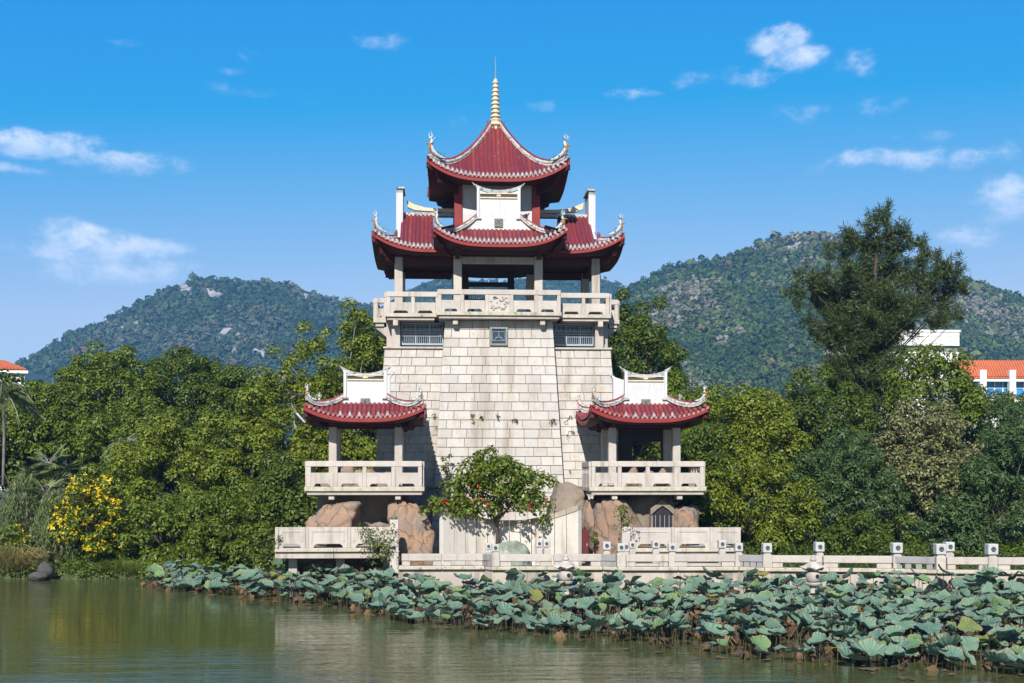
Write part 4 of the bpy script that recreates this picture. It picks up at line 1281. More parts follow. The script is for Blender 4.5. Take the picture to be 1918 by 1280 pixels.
b1 = rail('', 'low pale stone rail on the far left terrace stretch, ending at a tall post', 0)
stretch(b1, 752, 828); stretch(b1, 829, 905)
b2 = rail('', 'low pale stone rail in front of the mossy mound and tree', 1)
jog(b2, 1, 3); stretch(b2, 936, 1034); stretch(b2, 1036, 1126)
def cp(par, u, dy, w, cap, up=.05):
    p = EX(u); y = p.y + dy; x = X(u, y)
    cap_post(par, x, y, zd, ZRAIL + up, w, cap)
cp(b2, 928, .0, .30, .27, .03); cp(b2, 915, .9, .25, .24)
for u in (1010, 1023.5): cp(b2, u, 2.3, .24, .26, .08)
b3 = rail('', 'low pale stone rail below the right pavilion, with several square headed posts', 3)
jog(b3, 3, 3); stretch(b3, 1172, 1252); stretch(b3, 1262, 1376)
cp(b3, 1136, .1, .26, .30, .09); cp(b3, 1163, 0, .33, .29); cp(b3, 1184, 2.0, .24, .25, .07); cp(b3, 1228, 2.0, .26, .29, .07); cp(b3, 1258.5, .02, .28, .29); cp(b3, 1383, 0, .29, .30)
b4 = rail('', 'low pale stone rail on the first leg of the bridge behind the round lantern', 5)
jog(b4, 5, 4); stretch(b4, 1445, 1540); stretch(b4, 1541, 1670)
cp(b4, 1436, 0, .34, .335, .03); cp(b4, 1352, 2.0, .26, .30, .07); cp(b4, 1534, .32, .29, .34, .06); cp(b4, 1679, .05, .32, .365, .04)
b5 = rail('', 'low pale stone rail on the nearest leg of the bridge at the right', 7)
jog(b5, 7, 4); stretch(b5, 1772, 1849); stretch(b5, 1867, 1975); stretch(b5, 1976, 2078); stretch(b5, 2080, 2380, 2); stretch(b5, 2381, 2695, 2)
cp(b5, 1760, 0, .36, .37, .03); cp(b5, 1777, 1.2, .30, .34, .07); cp(b5, 1857, 0, .34, .375, .03)

# side terraces with panelled parapets
def panel_terrace(name, label, ua, ub, cuts, zt, zs, y):
    x0, x1 = X(ua, y), X(ub, y)
    t = thing(name, label, 'terrace', ((x0 + x1) / 2, y + 2, zs), 'raised terraces')
    n = max(1, round((x1 - x0) / 2.2))
    for k in range(n):
        a, b = x0 + (x1 - x0) * k / n, x0 + (x1 - x0) * (k + 1) / n
        MB().box(a + .005, b - .005, y - .14, y + 5.2, zs - .16, zs).build('deck_slab', M['edge'], t, bevel=.02)
        MB().box(a + .005, b - .005, y - .02, y + 5.2, zs - .44, zs - .163).build('edge_beam', M['granite'], t, bevel=.02)
    xs = [x0] + [X(u, y) for u in cuts] + [x1]
    for a, b in zip(xs[:-1], xs[1:]):
        w = b - a; pw = .14; h = zt - zs
        MB().box(a + .003, a + pw, y, y + .24, zs, zt).build('pier', M['granite'], t, bevel=.015)
        lo = .17
        pts = [(a + pw, zs), (a + pw + .2, zs), (a + pw + .22, zs + lo * .55), (a + pw + .32, zs + lo), (b - .32, zs + lo), (b - .22, zs + lo * .55), (b - .2, zs), (b - .003, zs), (b - .003, zt - .005), (a + pw, zt - .005)]
        o = MB().plate([(p, q) for p, q in pts], 1, y + .03, y + .20).build('panel', M['granite'], t, bevel=.01)
        # raised border of the sunk field
        m = MB()
        m.box(a + pw + .10, b - .12, y + .008, y + .028, zt - .20, zt - .13); 
        for xx in (a + pw + .10, b - .18): m.box(xx, xx + .06, y + .008, y + .028, zs + .28, zt - .202)
        m.build('panel_border', M['granite'], o)
    return t, x0, x1
lt, lx0, lx1 = panel_terrace('panelled_terrace', 'raised terrace with solid panelled parapet below the left pavilion, dark beneath', 515, 735, [572, 651], Z(987, -6.2), Z(1026, -6.2), -6.2)
rt, rx0, rx1 = panel_terrace('panelled_terrace', 'raised terrace with solid panelled parapet below the right pavilion', 1180, 1388, [1258, 1330], Z(989, -6.2), Z(1028, -6.2), -6.2)
for k in range(3):
    x = lx0 + .5 + k * 2.0
    MB().box(x, x + .35, -5.6, -5.2, -.8, Z(1026, -6.2) - .45).build('support_pier', M['granite_grey'], lt)
MB().box(lx0 + .2, lx1, -3.9, -3.5, -.8, Z(1026, -6.2) - .45).build('back_wall', M['rock_grey'], lt)
MB().box(rx0, rx1, -5.9, -5.5, .9, Z(1028, -6.2) - .45).build('back_wall', M['granite'], rt)
for (u, y, lb, v0, v1) in ((738.5, -6.75, 'tall slim stone post by the hanging vine at the left raised terrace', 966, 1056), (1172, -6.6, 'tall slim stone post by the right raised terrace, small plant at its side', 980, 1058)):
    p = P(u, v1, y); zt = Z(v0, y)
    t = thing('stone_post', lb, 'post', (p.x, y, p.z), 'tall stone posts by the raised terraces')
    MB().box(p.x - .18, p.x + .18, y - .18, y + .18, p.z - .4, zt - .16).build('shaft', M['granite'], t, bevel=.02)
    MB().lathe((p.x, y, 0), [(.10, zt - .16), (.14, zt - .10), (.13, zt - .04), (.03, zt + .02)], 10).build('finial', M['bronze'], t)
    m = MB(); vs = []; n = 12
    for yy, r in ((y - .185, .085), (y - .21, .075), (y - .205, .03)):
        for k in range(n):
            a = 2 * math.pi * k / n; vs.append((p.x + math.cos(a) * r, yy, Z(1025, y) + math.sin(a) * r))
    m.add(vs, [(i * n + k, i * n + (k + 1) % n, (i + 1) * n + (k + 1) % n, (i + 1) * n + k) for i in range(2) for k in range(n)] + [tuple(range(2 * n, 3 * n))]); m.build('emblem', M['emblem'], t)
    MB().box(p.x - .21, p.x + .21, y - .21, y + .21, Z(1033, y) - .02, Z(1033, y) + .03).build('band', M['granite_grey'], t, bevel=.01)

# curved screen wall
xs0, xs1 = X(826, -5.6), X(1087, -5.6)
sw = thing('screen_wall', 'curved white stone screen wall with a sagging top behind the mossy mound', 'wall', ((xs0 + xs1) / 2, -5, 1))
cxw = (xs0 + xs1) / 2; hw_ = (xs1 - xs0) / 2
def sw_pt(q):            # q -1..1
    return Vector((cxw + hw_ * q, -5.6 + 1.25 * (1 - q * q), 0))
def sw_top(q): return 2.86 + .72 * abs(q) ** 1.7
npan = 12
for k in range(npan):
    qa, qb = -1 + 2 * k / npan, -1 + 2 * (k + 1) / npan
    for (nm, zlo, zhi, th, mt) in (('panel', lambda q: .9, lambda q: sw_top(q) - .222, .26, M['screen']), ('coping', lambda q: sw_top(q) - .22, lambda q: sw_top(q), .34, M['coping'])):
        vs = []
        for j in range(4):
            q = qa + (qb - qa) * (j / 3) ; q = q + (.005 if j == 0 else (-.005 if j == 3 else 0))
            p = sw_pt(q); t = (sw_pt(q + .01) - sw_pt(q - .01)).normalized(); n_ = Vector((t.y, -t.x, 0))
            for sg in (1, -1):
                for zz in (zlo(q), zhi(q)): vs.append(p + n_ * (sg * th / 2) + Vector((0, 0, zz)))
        fs = []
        for j in range(3):
            a = j * 4; b = a + 4
            fs += [(a, b, b + 1, a + 1), (a + 2, a + 3, b + 3, b + 2), (a + 1, b + 1, b + 3, a + 3), (a, a + 2, b + 2, b)]
        fs += [(0, 1, 3, 2), (12, 14, 15, 13)]
        MB().add(vs, fs).build(nm, mt, sw)

# mossy mound that the small tree grows on
mc = P(957, 1040, -6.6)
boulder('mossy_mound', 'low green streaked stone mound in front of the curved screen wall, tree growing on top', (mc.x, -6.3, 1.15), (.95, .8, 1.05), 41, M['moss'], 'mound', amp=.10, round_=True)

# stone lanterns standing in the lotus
def stone_lantern(u, v_top, v_bot, y, w, label, leg):
    p = P(u, v_bot, y); zt = Z(v_top, y); x = p.x; z0 = -.4
    H = zt - .0
    t = thing('stone_lantern', label, 'lantern', (x, y, 0), 'round stone lanterns in the pond')
    k = w / .74
    zr = zt - .62 * k                      # underside of the roof
    MB().lathe((x, y, 0), [(.20 * k, z0), (.20 * k, zr - 1.05 * k), (.14 * k, zr - .98 * k), (.12 * k, zr - .74 * k), (.17 * k, zr - .68 * k)], 12).build('shaft', M['granite'], t, smooth=False)
    MB().lathe((x, y, 0), [(.17 * k, zr - .68 * k), (.30 * k, zr - .62 * k), (.33 * k, zr - .55 * k), (.27 * k, zr - .52 * k)], 14).build('platform', M['granite'], t)
    lc = MB().lathe((x, y, 0), [(.22 * k, zr - .52 * k), (.29 * k, zr - .40 * k), (.31 * k, zr - .24 * k), (.27 * k, zr - .08 * k), (.20 * k, zr)], 16).build('light_chamber', M['granite_grey'], t, smooth=True)
    n = 12
    for a in (-1.25, 1.9):
        m = MB(); d = Vector((math.cos(a), math.sin(a), 0)); s = Vector((-d.y, d.x, 0)); vs = []
        c = Vector((x, y, zr - .25 * k))
        for off, r in ((.285, .085), (.325, .085), (.325, .0)):
            for q in range(n):
                b = 2 * math.pi * q / n; vs.append(c + d * off * k + s * math.cos(b) * r * k + Vector((0, 0, math.sin(b) * r * k)))
        m.add(vs, [(i * n + q, i * n + (q + 1) % n, (i + 1) * n + (q + 1) % n, (i + 1) * n + q) for i in range(2) for q in range(n)])
        m.build('hole_shade_disc', M['black'], lc)  # black disc painted as the shade inside the lantern window
    rf = MB(); pts = []
    for k2, (r, z) in enumerate(((.20, 0.0), (.42, .03), (.50, .10), (.36, .20), (.20, .30), (.13, .36))):
        pts.append((r * k, zr + z * k))
    n = 24; vs = []
    for i, (r, z) in enumerate(pts):
        for q in range(n):
            a = 2 * math.pi * q / n; b = 1 + (.14 if i in (1, 2) else .05) * math.cos(6 * a)
            vs.append((x + r * b * math.cos(a), y + r * b * math.sin(a), z + (.05 * k * math.cos(6 * a) if i in (1, 2) else 0)))
    rf.add(vs, [(i * n + q, i * n + (q + 1) % n, (i + 1) * n + (q + 1) % n, (i + 1) * n + q) for i in range(5) for q in range(n)] + [tuple(range(n - 1, -1, -1)), tuple(range(5 * n, 6 * n))])
    rf.build('roof', M['granite'], t)
    MB().lathe((x, y, 0), [(.10 * k, zr + .36 * k), (.14 * k, zr + .42 * k), (.12 * k, zr + .49 * k), (.06 * k, zr + .52 * k), (.10 * k, zr + .55 * k), (.08 * k, zr + .60 * k), (.015, zr + .63 * k)], 12).build('finial', M['granite'], t, smooth=True)
stone_lantern(1060, 1040, 1115, -15.5, .60, 'round stone lantern among the lotus, one before the middle of the terrace wall', True)
stone_lantern(1523, 1042, 1095, -19.5, .58, 'round stone lantern standing in front of the first bridge leg', True)

# ---------------------------------------------------------------- far buildings
def far_house(name, label, cat, loc): return thing(name, label, cat, loc)
M['white_tile'] = surf('white_wall_tile', (.78, .77, .73), (.70, .69, .66), .5, .6, .05)
M['orange_roof'] = surf('orange_roof_tile', (.50, .13, .05), (.36, .10, .05), .8, .8, .2, 6)
def blue_glass():
    m, nt, b = new_mat('blue_window_glass'); b.inputs['Base Color'].default_value = (.015, .22, .55, 1); b.inputs['Roughness'].default_value = .25; b.inputs['Specular IOR Level'].default_value = .4
    return m
M['blue_glass'] = blue_glass()
Yh = 95.0
x0, x1 = X(1640, Yh), X(1797, Yh)
ft = thing('white_building', 'plain white tiled block standing behind the tall feathery tree', 'building', ((x0 + x1) / 2, Yh, 0))
zt, zm, zb2 = Z(617, Yh), Z(643, Yh), Z(655, Yh)
MB().box(x0, x1, Yh, Yh + 14, zm, zt).build('upper_wall', M['white_tile'], ft)
MB().box(x0 + .3, x1 - .1, Yh + .35, Yh + 13.6, zb2, zm).build('recess', M['frame'], ft)
MB().box(x0, x1, Yh + .02, Yh + 14, -1, zb2).build('wall', M['white_tile'], ft)
m = MB()
for k in range(1, 9):
    xx = x0 + (x1 - x0) * k / 9; m.box(xx - .035, xx + .035, Yh - .012, Yh + .02, zm, zt)
for zz in (zm + (zt - zm) / 3, zm + 2 * (zt - zm) / 3): m.box(x0, x1, Yh - .011, Yh + .02, zz - .03, zz + .03)
m.build('panel_joints', M['granite_grey'], ft)
MB().box(x0 - .1, x1 + .1, Yh - .1, Yh + 14.1, zt + .003, zt + .25).build('parapet', M['white_tile'], ft)
Yh = 70.0
x0, x1 = X(1800, Yh), X(2080, Yh)
fb = thing('school_building', 'low building with orange tiled roof edge, white pillars and blue windows at the right', 'building', ((x0 + x1) / 2, Yh, 0))
zr0, zr1, zw = Z(670, Yh), Z(703, Yh), Z(738, Yh)
def sloped(par, x0, x1, y0, y1, za, zb, n, nm):
    # roof of ribs: front eave at za? zb top
    MB().add([(x0, y0, za), (x1, y0, za), (x1, y1, zb), (x0, y1, zb), (x0, y0, za - .15), (x1, y0, za - .15), (x1, y1, zb - .15), (x0, y1, zb - .15)], [(0, 1, 2, 3), (7, 6, 5, 4), (0, 4, 5, 1), (1, 5, 6, 2), (2, 6, 7, 3), (3, 7, 4, 0)]).build(nm, M['orange_roof'], par)
    for k in range(n):
        xx = x0 + (x1 - x0) * (k + .5) / n
        MB().tube([(xx, y0 - .02, za + .02), (xx, y1, zb + .02)], .10, 6).build('roof_tile_row', M['orange_roof'], par)
sloped(fb, x0, x1, Yh - .6, Yh + .9, zr1, zr0, 56, 'roof')
MB().box(x0, x1, Yh + .92, Yh + 10, zr0 - .3, zr0 + .02).build('roof_top', M['orange_roof'], fb)
MB().box(x0, x1, Yh - .5, Yh + 10, zr1 - .45, zr1 - .16).build('beam', M['white_tile'], fb)
MB().box(x0, x1, Yh + .5, Yh + 10, -1, zr1 - .46).build('wall', M['white_tile'], fb)
for u in (1842, 1897, 1952, 2007):
    xx = X(u, Yh - .7); MB().box(xx - .32, xx + .32, Yh - .72, Yh - .1, -1, Z(690, Yh)).build('pillar', M['white_tile'], fb)
for u0_, u1_ in ((1808, 1838), (1847, 1893), (1902, 1948), (1957, 2003)):
    a, b = X(u0_, Yh + .4), X(u1_, Yh + .4); za_, zb_ = Z(741, Yh), zr1 - .5
    w = MB(); 
    for xx in np.linspace(a, b, 4): w.box(xx - .05, xx + .05, Yh + .30, Yh + .42, za_, zb_)
    w.box(a, b, Yh + .31, Yh + .41, za_ - .05, za_ + .06); w.box(a, b, Yh + .31, Yh + .41, (za_ * .4 + zb_ * .6), (za_ * .4 + zb_ * .6) + .10)
    wo = w.build('window', M['white_tile'], fb)
    MB().box(a, b, Yh + .43, Yh + .48, za_, zb_).build('pane', M['blue_glass'], wo)
Yh = 80.0
x0, x1 = X(-120, Yh), X(52, Yh)
fl = thing('orange_roofed_house', 'house with a bright orange tiled roof peeping over the trees at the left edge', 'house', ((x0 + x1) / 2, Yh, 0))
za, zb = Z(697, Yh), Z(676, Yh)
MB().add([(x0, Yh, za + .2), (x1, Yh, za), (X(6, Yh + 3), Yh + 4, zb), (x0, Yh + 4, zb + .6), (x0, Yh + 8, za)], [(0, 1, 2, 3), (1, 4, 2), (3, 2, 4)]).build('roof', M['orange_roof'], fl)
for k in range(24):
    f_ = (k + .5) / 24; p = Vector((x0 + (x1 - x0) * f_, Yh, za + .2 * (1 - f_) + .05)); xe = x0 + (X(6, Yh + 3) - x0) * f_
    MB().tube([p, (xe, Yh + 4, zb + .6 * (1 - f_) + .05)], .09, 5).build('roof_tile_row', M['orange_roof'], fl)
MB().box(x0, x1 - .5, Yh + .6, Yh + 7, -1, za - .12).build('wall', M['white_tile'], fl)
MB().box(x0, x1, Yh + .1, Yh + .5, za - .35, za - .06).build('gutter', M['white_tile'], fl)
for u in (10, 27, 42):
    xx = X(u, Yh + .5); o = MB().box(xx - .22, xx + .22, Yh + .52, Yh + .598, za - 1.5, za - .4).build('window', M['white_tile'], fl); MB().box(xx - .16, xx + .16, Yh + .49, Yh + .518, za - 1.45, za - .45).build('pane', M['glass'], o)
# ---------------------------------------------------------------- water, land, hills
def water_mat():
    m, nt, b = new_mat('pond_water'); L = nt.links.new
    b.inputs['Base Color'].default_value = (.058, .066, .022, 1)
    b.inputs['Roughness'].default_value = .05
    b.inputs['IOR'].default_value = 1.33
    b.inputs['Specular IOR Level'].default_value = .9
    n1 = ntex(nt, 1.0, 4, .6, (.28, 1.8, 1.0))
    n2 = ntex(nt, 1.0, 3, .5, (1.3, 7.0, 1.0))
    n3 = ntex(nt, .05, 2, .5, (1.0, 2.2, 1.0))
    ad = nt.nodes.new('ShaderNodeMath'); ad.operation = 'MULTIPLY_ADD'; ad.inputs[1].default_value = .20
    L(n2, ad.inputs[0]); L(n1, ad.inputs[2])
    am = nt.nodes.new('ShaderNodeMath'); am.operation = 'MULTIPLY'
    L(ad.outputs[0], am.inputs[0]); L(mrange(nt, n3, .36, .66, .30, 1.9), am.inputs[1])
    bp = nt.nodes.new('ShaderNodeBump'); bp.inputs['Strength'].default_value = .5; bp.inputs['Distance'].default_value = .078
    L(am.outputs[0], bp.inputs['Height']); L(bp.outputs[0], b.inputs['Normal'])
    return m
M['water'] = water_mat()
m = MB(); m.add([(-320, -140, 0), (320, -140, 0), (320, 30, 0), (-320, 30, 0)], [(0, 1, 2, 3)])
tag(m.build('pond_water', M['water']), 'calm green pond with small ripples', None, None, 'structure')
m = MB(); m.add([(-330, -150, -1.3), (330, -150, -1.3), (330, 35, -1.3), (-330, 35, -1.3)], [(0, 1, 2, 3)])
tag(m.build('pond_bed', M['soil']), 'muddy bed of the pond', None, None, 'structure')
# land with the shore line
M['grass_land'] = surf('rough_grass', (.075, .10, .03), (.05, .055, .02), .8, 1, .8, 5)
def shore(x):
    if x < -6: return 1.5 + .5 * math.sin(x * .5) + .35 * math.sin(x * 1.7 + 1)
    if x > 11: return -3.5 + .4 * math.sin(x * .8)
    return 1.0
xs = np.concatenate([np.linspace(-4200, -70, 22), np.linspace(-64, 64, 129), np.linspace(70, 4200, 22)])
rows = []
for off, z in ((-.8, -1.25), (0.0, .0), (.35, .28), (1.6, .55), (6, .9), (20, 1.6), (60, 3.0), (150, 5), (420, 10), (900, 20), (4200, 24)):
    rows.append([Vector((x, shore(x) + off + (.12 * math.sin(x * 3.1) if 0 <= off < 2 else 0), z)) for x in xs])
tag(MB().grid(rows).build('ground', M['grass_land'], smooth=True), 'bank and land behind the pond', None, None, 'structure')

def hill_mat(name):
    m, nt, b = new_mat(name); L = nt.links.new
    a = nt.nodes.new('ShaderNodeAttribute'); a.attribute_name = 'tint'
    n = ntex(nt, .35, 4, .7)
    col = mixc(nt, mrange(nt, n, .3, .7, .0, .45), a.outputs['Color'], (.018, .026, .012))
    L(col, b.inputs['Base Color']); b.inputs['Roughness'].default_value = 1; b.inputs['Specular IOR Level'].default_value = .0
    bp = nt.nodes.new('ShaderNodeBump'); bp.inputs['Strength'].default_value = 1.0; bp.inputs['Distance'].default_value = 1.2
    L(ntex(nt, .55, 4, .7), bp.inputs['Height']); L(bp.outputs[0], b.inputs['Normal'])
    return m
M['hill'] = hill_mat('wooded_hillside')
M['hill_leaf'] = hill_mat('hillside_crowns'); M['hill_leaf'].node_tree.nodes['Principled BSDF'].inputs['Normal'].links and M['hill_leaf'].node_tree.links.remove(M['hill_leaf'].node_tree.nodes['Principled BSDF'].inputs['Normal'].links[0])

def vnoise(x, y, seed):
    """smooth value noise on numpy arrays"""
    r = np.random.default_rng(seed); T = r.random((256, 256))
    xi, yi = np.floor(x).astype(int), np.floor(y).astype(int); fx, fy = x - xi, y - yi
    fx = fx * fx * (3 - 2 * fx); fy = fy * fy * (3 - 2 * fy)
    g = lambda a, b: T[a % 256, b % 256]
    return (g(xi, yi) * (1 - fx) + g(xi + 1, yi) * fx) * (1 - fy) + (g(xi, yi + 1) * (1 - fx) + g(xi + 1, yi + 1) * fx) * fy
def fbm(x, y, seed, o=4):
    s = 0; a = .5
    for k in range(o): s = s + a * (vnoise(x * 2 ** k, y * 2 ** k, seed + k) - .5); a *= .5
    return s

def hill(name, label, forest_label, ridge_pts, u0, u1, Dr, Df, step, nr, seed, tree, palette, rocks=(), rough=1.0, back=500):
    """wooded hill: the crest runs through the given directions at distance Dr, its foot lies at Df"""
    us = np.arange(u0, u1 + step, step); nu = len(us)
    rp = np.array(ridge_pts, float)
    vr = np.interp(us, rp[:, 0], rp[:, 1])
    k = np.ones(9) / 9; vr = np.convolve(np.pad(vr, 4, mode='edge'), k, 'valid')
    dirs = np.array([[ray(u, HV).x, ray(u, HV).y] for u in us])
    Hr = (HV - vr) / F * Dr + H0 - 3.2
    nb = 14
    t = np.concatenate([np.linspace(0, 1, nr), 1 + np.linspace(0, 1, nb + 1)[1:] ** 1.5 * (back / (Dr - Df))])
    D = Df + (Dr - Df) * t
    XX = dirs[:, 0][:, None] * D[None, :]; YY = dirs[:, 1][:, None] * D[None, :] - D0
    tt = t[None, :].repeat(nu, 0)
    prof = np.where(tt <= 1, np.clip(tt, 0, 1) ** 1.0 * .5 + .5 * (np.clip(tt, 0, 1) ** 1.6), 1 - .9 * ((tt - 1) / (t[-1] - 1 + 1e-6)) ** 1.2)
    prof = np.where(tt <= 1, np.sin(np.clip(prof, 0, 1) * math.pi / 2) ** .9 * .55 + prof * .45, prof)
    env = np.clip(1 - np.abs(tt - .5) * 2, 0, 1) ** .6
    base = 8.0
    Z_ = base + (Hr[:, None] - base) * prof
    Z_ = Z_ + rough * env * (fbm(XX / 170, YY / 170, seed, 4) * 105 - np.abs(fbm(XX / 80, YY / 110, seed + 20, 3)) * 60)
    gu = np.gradient(Z_, axis=0)
    col = np.zeros((nu, len(t), 3)) + np.array(palette[0]) * .7  # ground colour darkened so gaps between crowns read as shade
    # patches of different wood
    pn = fbm(XX / 60, YY / 60, seed + 40, 4); pn2 = fbm(XX / 140, YY / 140, seed + 50, 3)
    rock = np.zeros((nu, len(t)))
    for (ru, rv, rw, rh, amp) in rocks:
        vv = HV - (Z_ - H0) / D[None, :] * F
        rock = np.maximum(rock, amp * np.clip(1.25 - ((us[:, None] - ru) / rw) ** 2 - ((vv - rv) / rh) ** 2 + fbm(XX / 12, YY / 12, seed + 60, 3) * 4.2 - .35, 0, 1) * (tt <= 1.0))
    r = np.random.default_rng(seed)
    # tree crowns: tufts of leaf faces standing on the slope
    pal = np.array(palette)
    dd_ = np.gradient(D)
    n_tr = tree[0]
    wv = np.clip(np.gradient(-(HV - (Z_ - H0) / D[None, :] * F), axis=1), .0, None)[:, :nr].ravel() + .12
    pick = r.choice(nu * nr, n_tr, p=wv / wv.sum())
    ci, cj = pick // nr, pick % nr
    keep = (rock[ci, cj] < .3) | (r.random(n_tr) < .12); ci, cj = ci[keep], cj[keep]; nT = len(ci)
    fi, fj = r.random(nT), r.random(nT); i2, j2 = np.minimum(ci + 1, nu - 1), np.minimum(cj + 1, len(t) - 1)
    lerp = lambda A: (A[ci, cj] * (1 - fi) + A[i2, cj] * fi) * (1 - fj) + (A[ci, j2] * (1 - fi) + A[i2, j2] * fi) * fj
    base_p = np.stack([lerp(XX), lerp(YY), lerp(Z_)], 1)
    dist = np.linalg.norm(base_p - np.array([0, -D0, H0]), axis=1)
    rad = tree[1] * np.exp(r.normal(0, .28, nT)) * np.clip(dist / Dr, .6, 1.1)
    pv = np.clip(pn[ci, cj] * 2.4 + .42 + r.normal(0, .17, nT), 0, .999)
    tc_ = pal[(pv * len(pal)).astype(int)] * r.uniform(.72, 1.28, (nT, 1))
    brown = r.random(nT) < .02; tc_[brown] = np.array((.12, .085, .045))
    K = tree[2]
    idx = np.repeat(np.arange(nT), K)
    dv = r.normal(size=(len(idx), 3)); dv[:, 2] = np.abs(dv[:, 2]) * 1.0 - .15; dv /= np.linalg.norm(dv, axis=1, keepdims=True)
    pos = base_p[idx] + dv * rad[idx][:, None] * np.array([1, 1, 1.05]) * r.uniform(.7, 1.0, (len(idx), 1)) + np.array([0, 0, 1]) * rad[idx][:, None] * .35
    nrm = dv + r.normal(0, .35, dv.shape); nrm /= np.linalg.norm(nrm, axis=1, keepdims=True)
    tn = np.cross(nrm, r.normal(size=dv.shape)); tn /= np.linalg.norm(tn, axis=1, keepdims=True); bn = np.cross(nrm, tn)
    sz = rad[idx][:, None] * r.uniform(.36, .62, (len(idx), 1))
    q4 = np.stack([pos - tn * sz, pos - bn * sz * .8, pos + tn * sz, pos + bn * sz * .8], 1).reshape(-1, 3)
    tcol = np.repeat(tc_[idx] * r.uniform(.85, 1.15, (len(idx), 1)), 4, 0)
    fme = np_mesh(name + '_forest', q4, np.arange(len(q4)).reshape(-1, 4), M['hill_leaf'], colors=np.concatenate([tcol, np.ones((len(q4), 1))], 1))
    tag(link_mesh('hillside_forest', fme), forest_label, None, None, 'stuff')
    H = 0
    Z_ = Z_ + H * (1 - np.clip(rock * 1.5, 0, 1)) + rock * np.abs(fbm(XX / 9, YY / 9, seed + 70, 3)) * 14
    rc = np.array((.34, .31, .29)) * (1 + 1.8 * fbm(XX / 6, YY / 6, seed + 80, 2))[:, :, None]
    rk = np.clip((rock - .25) * 4, 0, 1)[:, :, None]
    col = col * (1 - rk) + rc * rk
    verts = np.stack([XX, YY, Z_], -1).reshape(-1, 3)
    nt_ = len(t)
    idx = np.arange(nu * nt_).reshape(nu, nt_)
    faces = np.stack([idx[:-1, :-1], idx[1:, :-1], idx[1:, 1:], idx[:-1, 1:]], -1).reshape(-1, 4)
    cc = np.concatenate([np.clip(col, 0, 1).reshape(-1, 3), np.ones((nu * nt_, 1))], 1)
    me = np_mesh(name, verts, faces, M['hill'], smooth=False, colors=cc)
    return tag(link_mesh(name, me), label, None, None, 'structure')

PAL_L = [(.034, .056, .022), (.042, .066, .026), (.052, .074, .032), (.070, .082, .045), (.10, .105, .078)]
PAL_R = [(.038, .064, .017), (.050, .080, .019), (.068, .096, .023), (.092, .108, .034), (.13, .13, .08), (.18, .17, .125)]
hill('hill', 'rounded wooded hill with pale rock outcrops, left of the tower', 'trees covering the rounded hill left of the tower',
     [(-300, 760), (-100, 720), (30, 682), (100, 640), (180, 603), (230, 580), (270, 556), (330, 532), (372, 514), (420, 520), (480, 525), (540, 530), (600, 548), (640, 560), (690, 566), (730, 585), (800, 620), (900, 700)],
     -160, 860, 1500, 900, 4.0, 150, 3, (11000, 3.1, 16), PAL_L, rocks=((345, 541, 14, 10, 1.), (397, 548, 20, 11, 1.), (570, 556, 7, 5, 1.), (250, 605, 10, 8, .9), (435, 628, 22, 16, 1), (480, 660, 14, 12, .9), (440, 655, 16, 8, .9), (225, 615, 8, 10, .8)))
hill('hill', 'far blue hill seen between the gallery columns', 'trees covering the far hill behind the gallery',
     [(500, 640), (690, 585), (750, 548), (790, 527), (830, 515), (870, 520), (930, 525), (1000, 516), (1060, 511), (1110, 516), (1150, 526), (1200, 560), (1300, 600)],
     560, 1290, 1750, 1300, 2.5, 120, 8, (3500, 3.6, 10), PAL_L, back=300)
hill('hill', 'large wooded hill with a bare rock below its summit, right of the tower', 'trees covering the large hill right of the tower',
     [(980, 720), (1060, 640), (1120, 585), (1155, 548), (1200, 520), (1250, 497), (1290, 490), (1350, 480), (1400, 462), (1440, 446), (1490, 441), (1540, 446), (1600, 458), (1700, 484), (1800, 514), (1918, 552), (2050, 590), (2300, 640)],
     1010, 2060, 1150, 600, 4.0, 170, 5, (17000, 2.5, 16), PAL_R, rocks=((1492, 455, 9, 14, 1.), (1480, 468, 16, 8, .9), (1425, 460, 8, 5, 1.), (1414, 475, 5, 14, .7), (1356, 637, 8, 5, .8), (1556, 449, 7, 4, .8), (1470, 470, 26, 5, .6)))

# ---------------------------------------------------------------- air
def haze_mat():
    m = bpy.data.materials.new('haze_air'); m.use_nodes = True; nt = m.node_tree; nt.nodes.clear()
    o = nt.nodes.new('ShaderNodeOutputMaterial'); v = nt.nodes.new('ShaderNodeVolumePrincipled')
    v.inputs['Color'].default_value = (.22, .58, 1.0, 1); v.inputs['Density'].default_value = HAZE; v.inputs['Anisotropy'].default_value = 0.0
    nt.links.new(v.outputs[0], o.inputs['Volume'])
    return m
HAZE = 0.00016
if HAZE > 0:
    hz = MB().box(-4300, 4300, -160, 4300, -2.4, 292).build('haze', haze_mat())
    tag(hz, 'thin blue air between the pond and the hills', None, None, 'stuff')
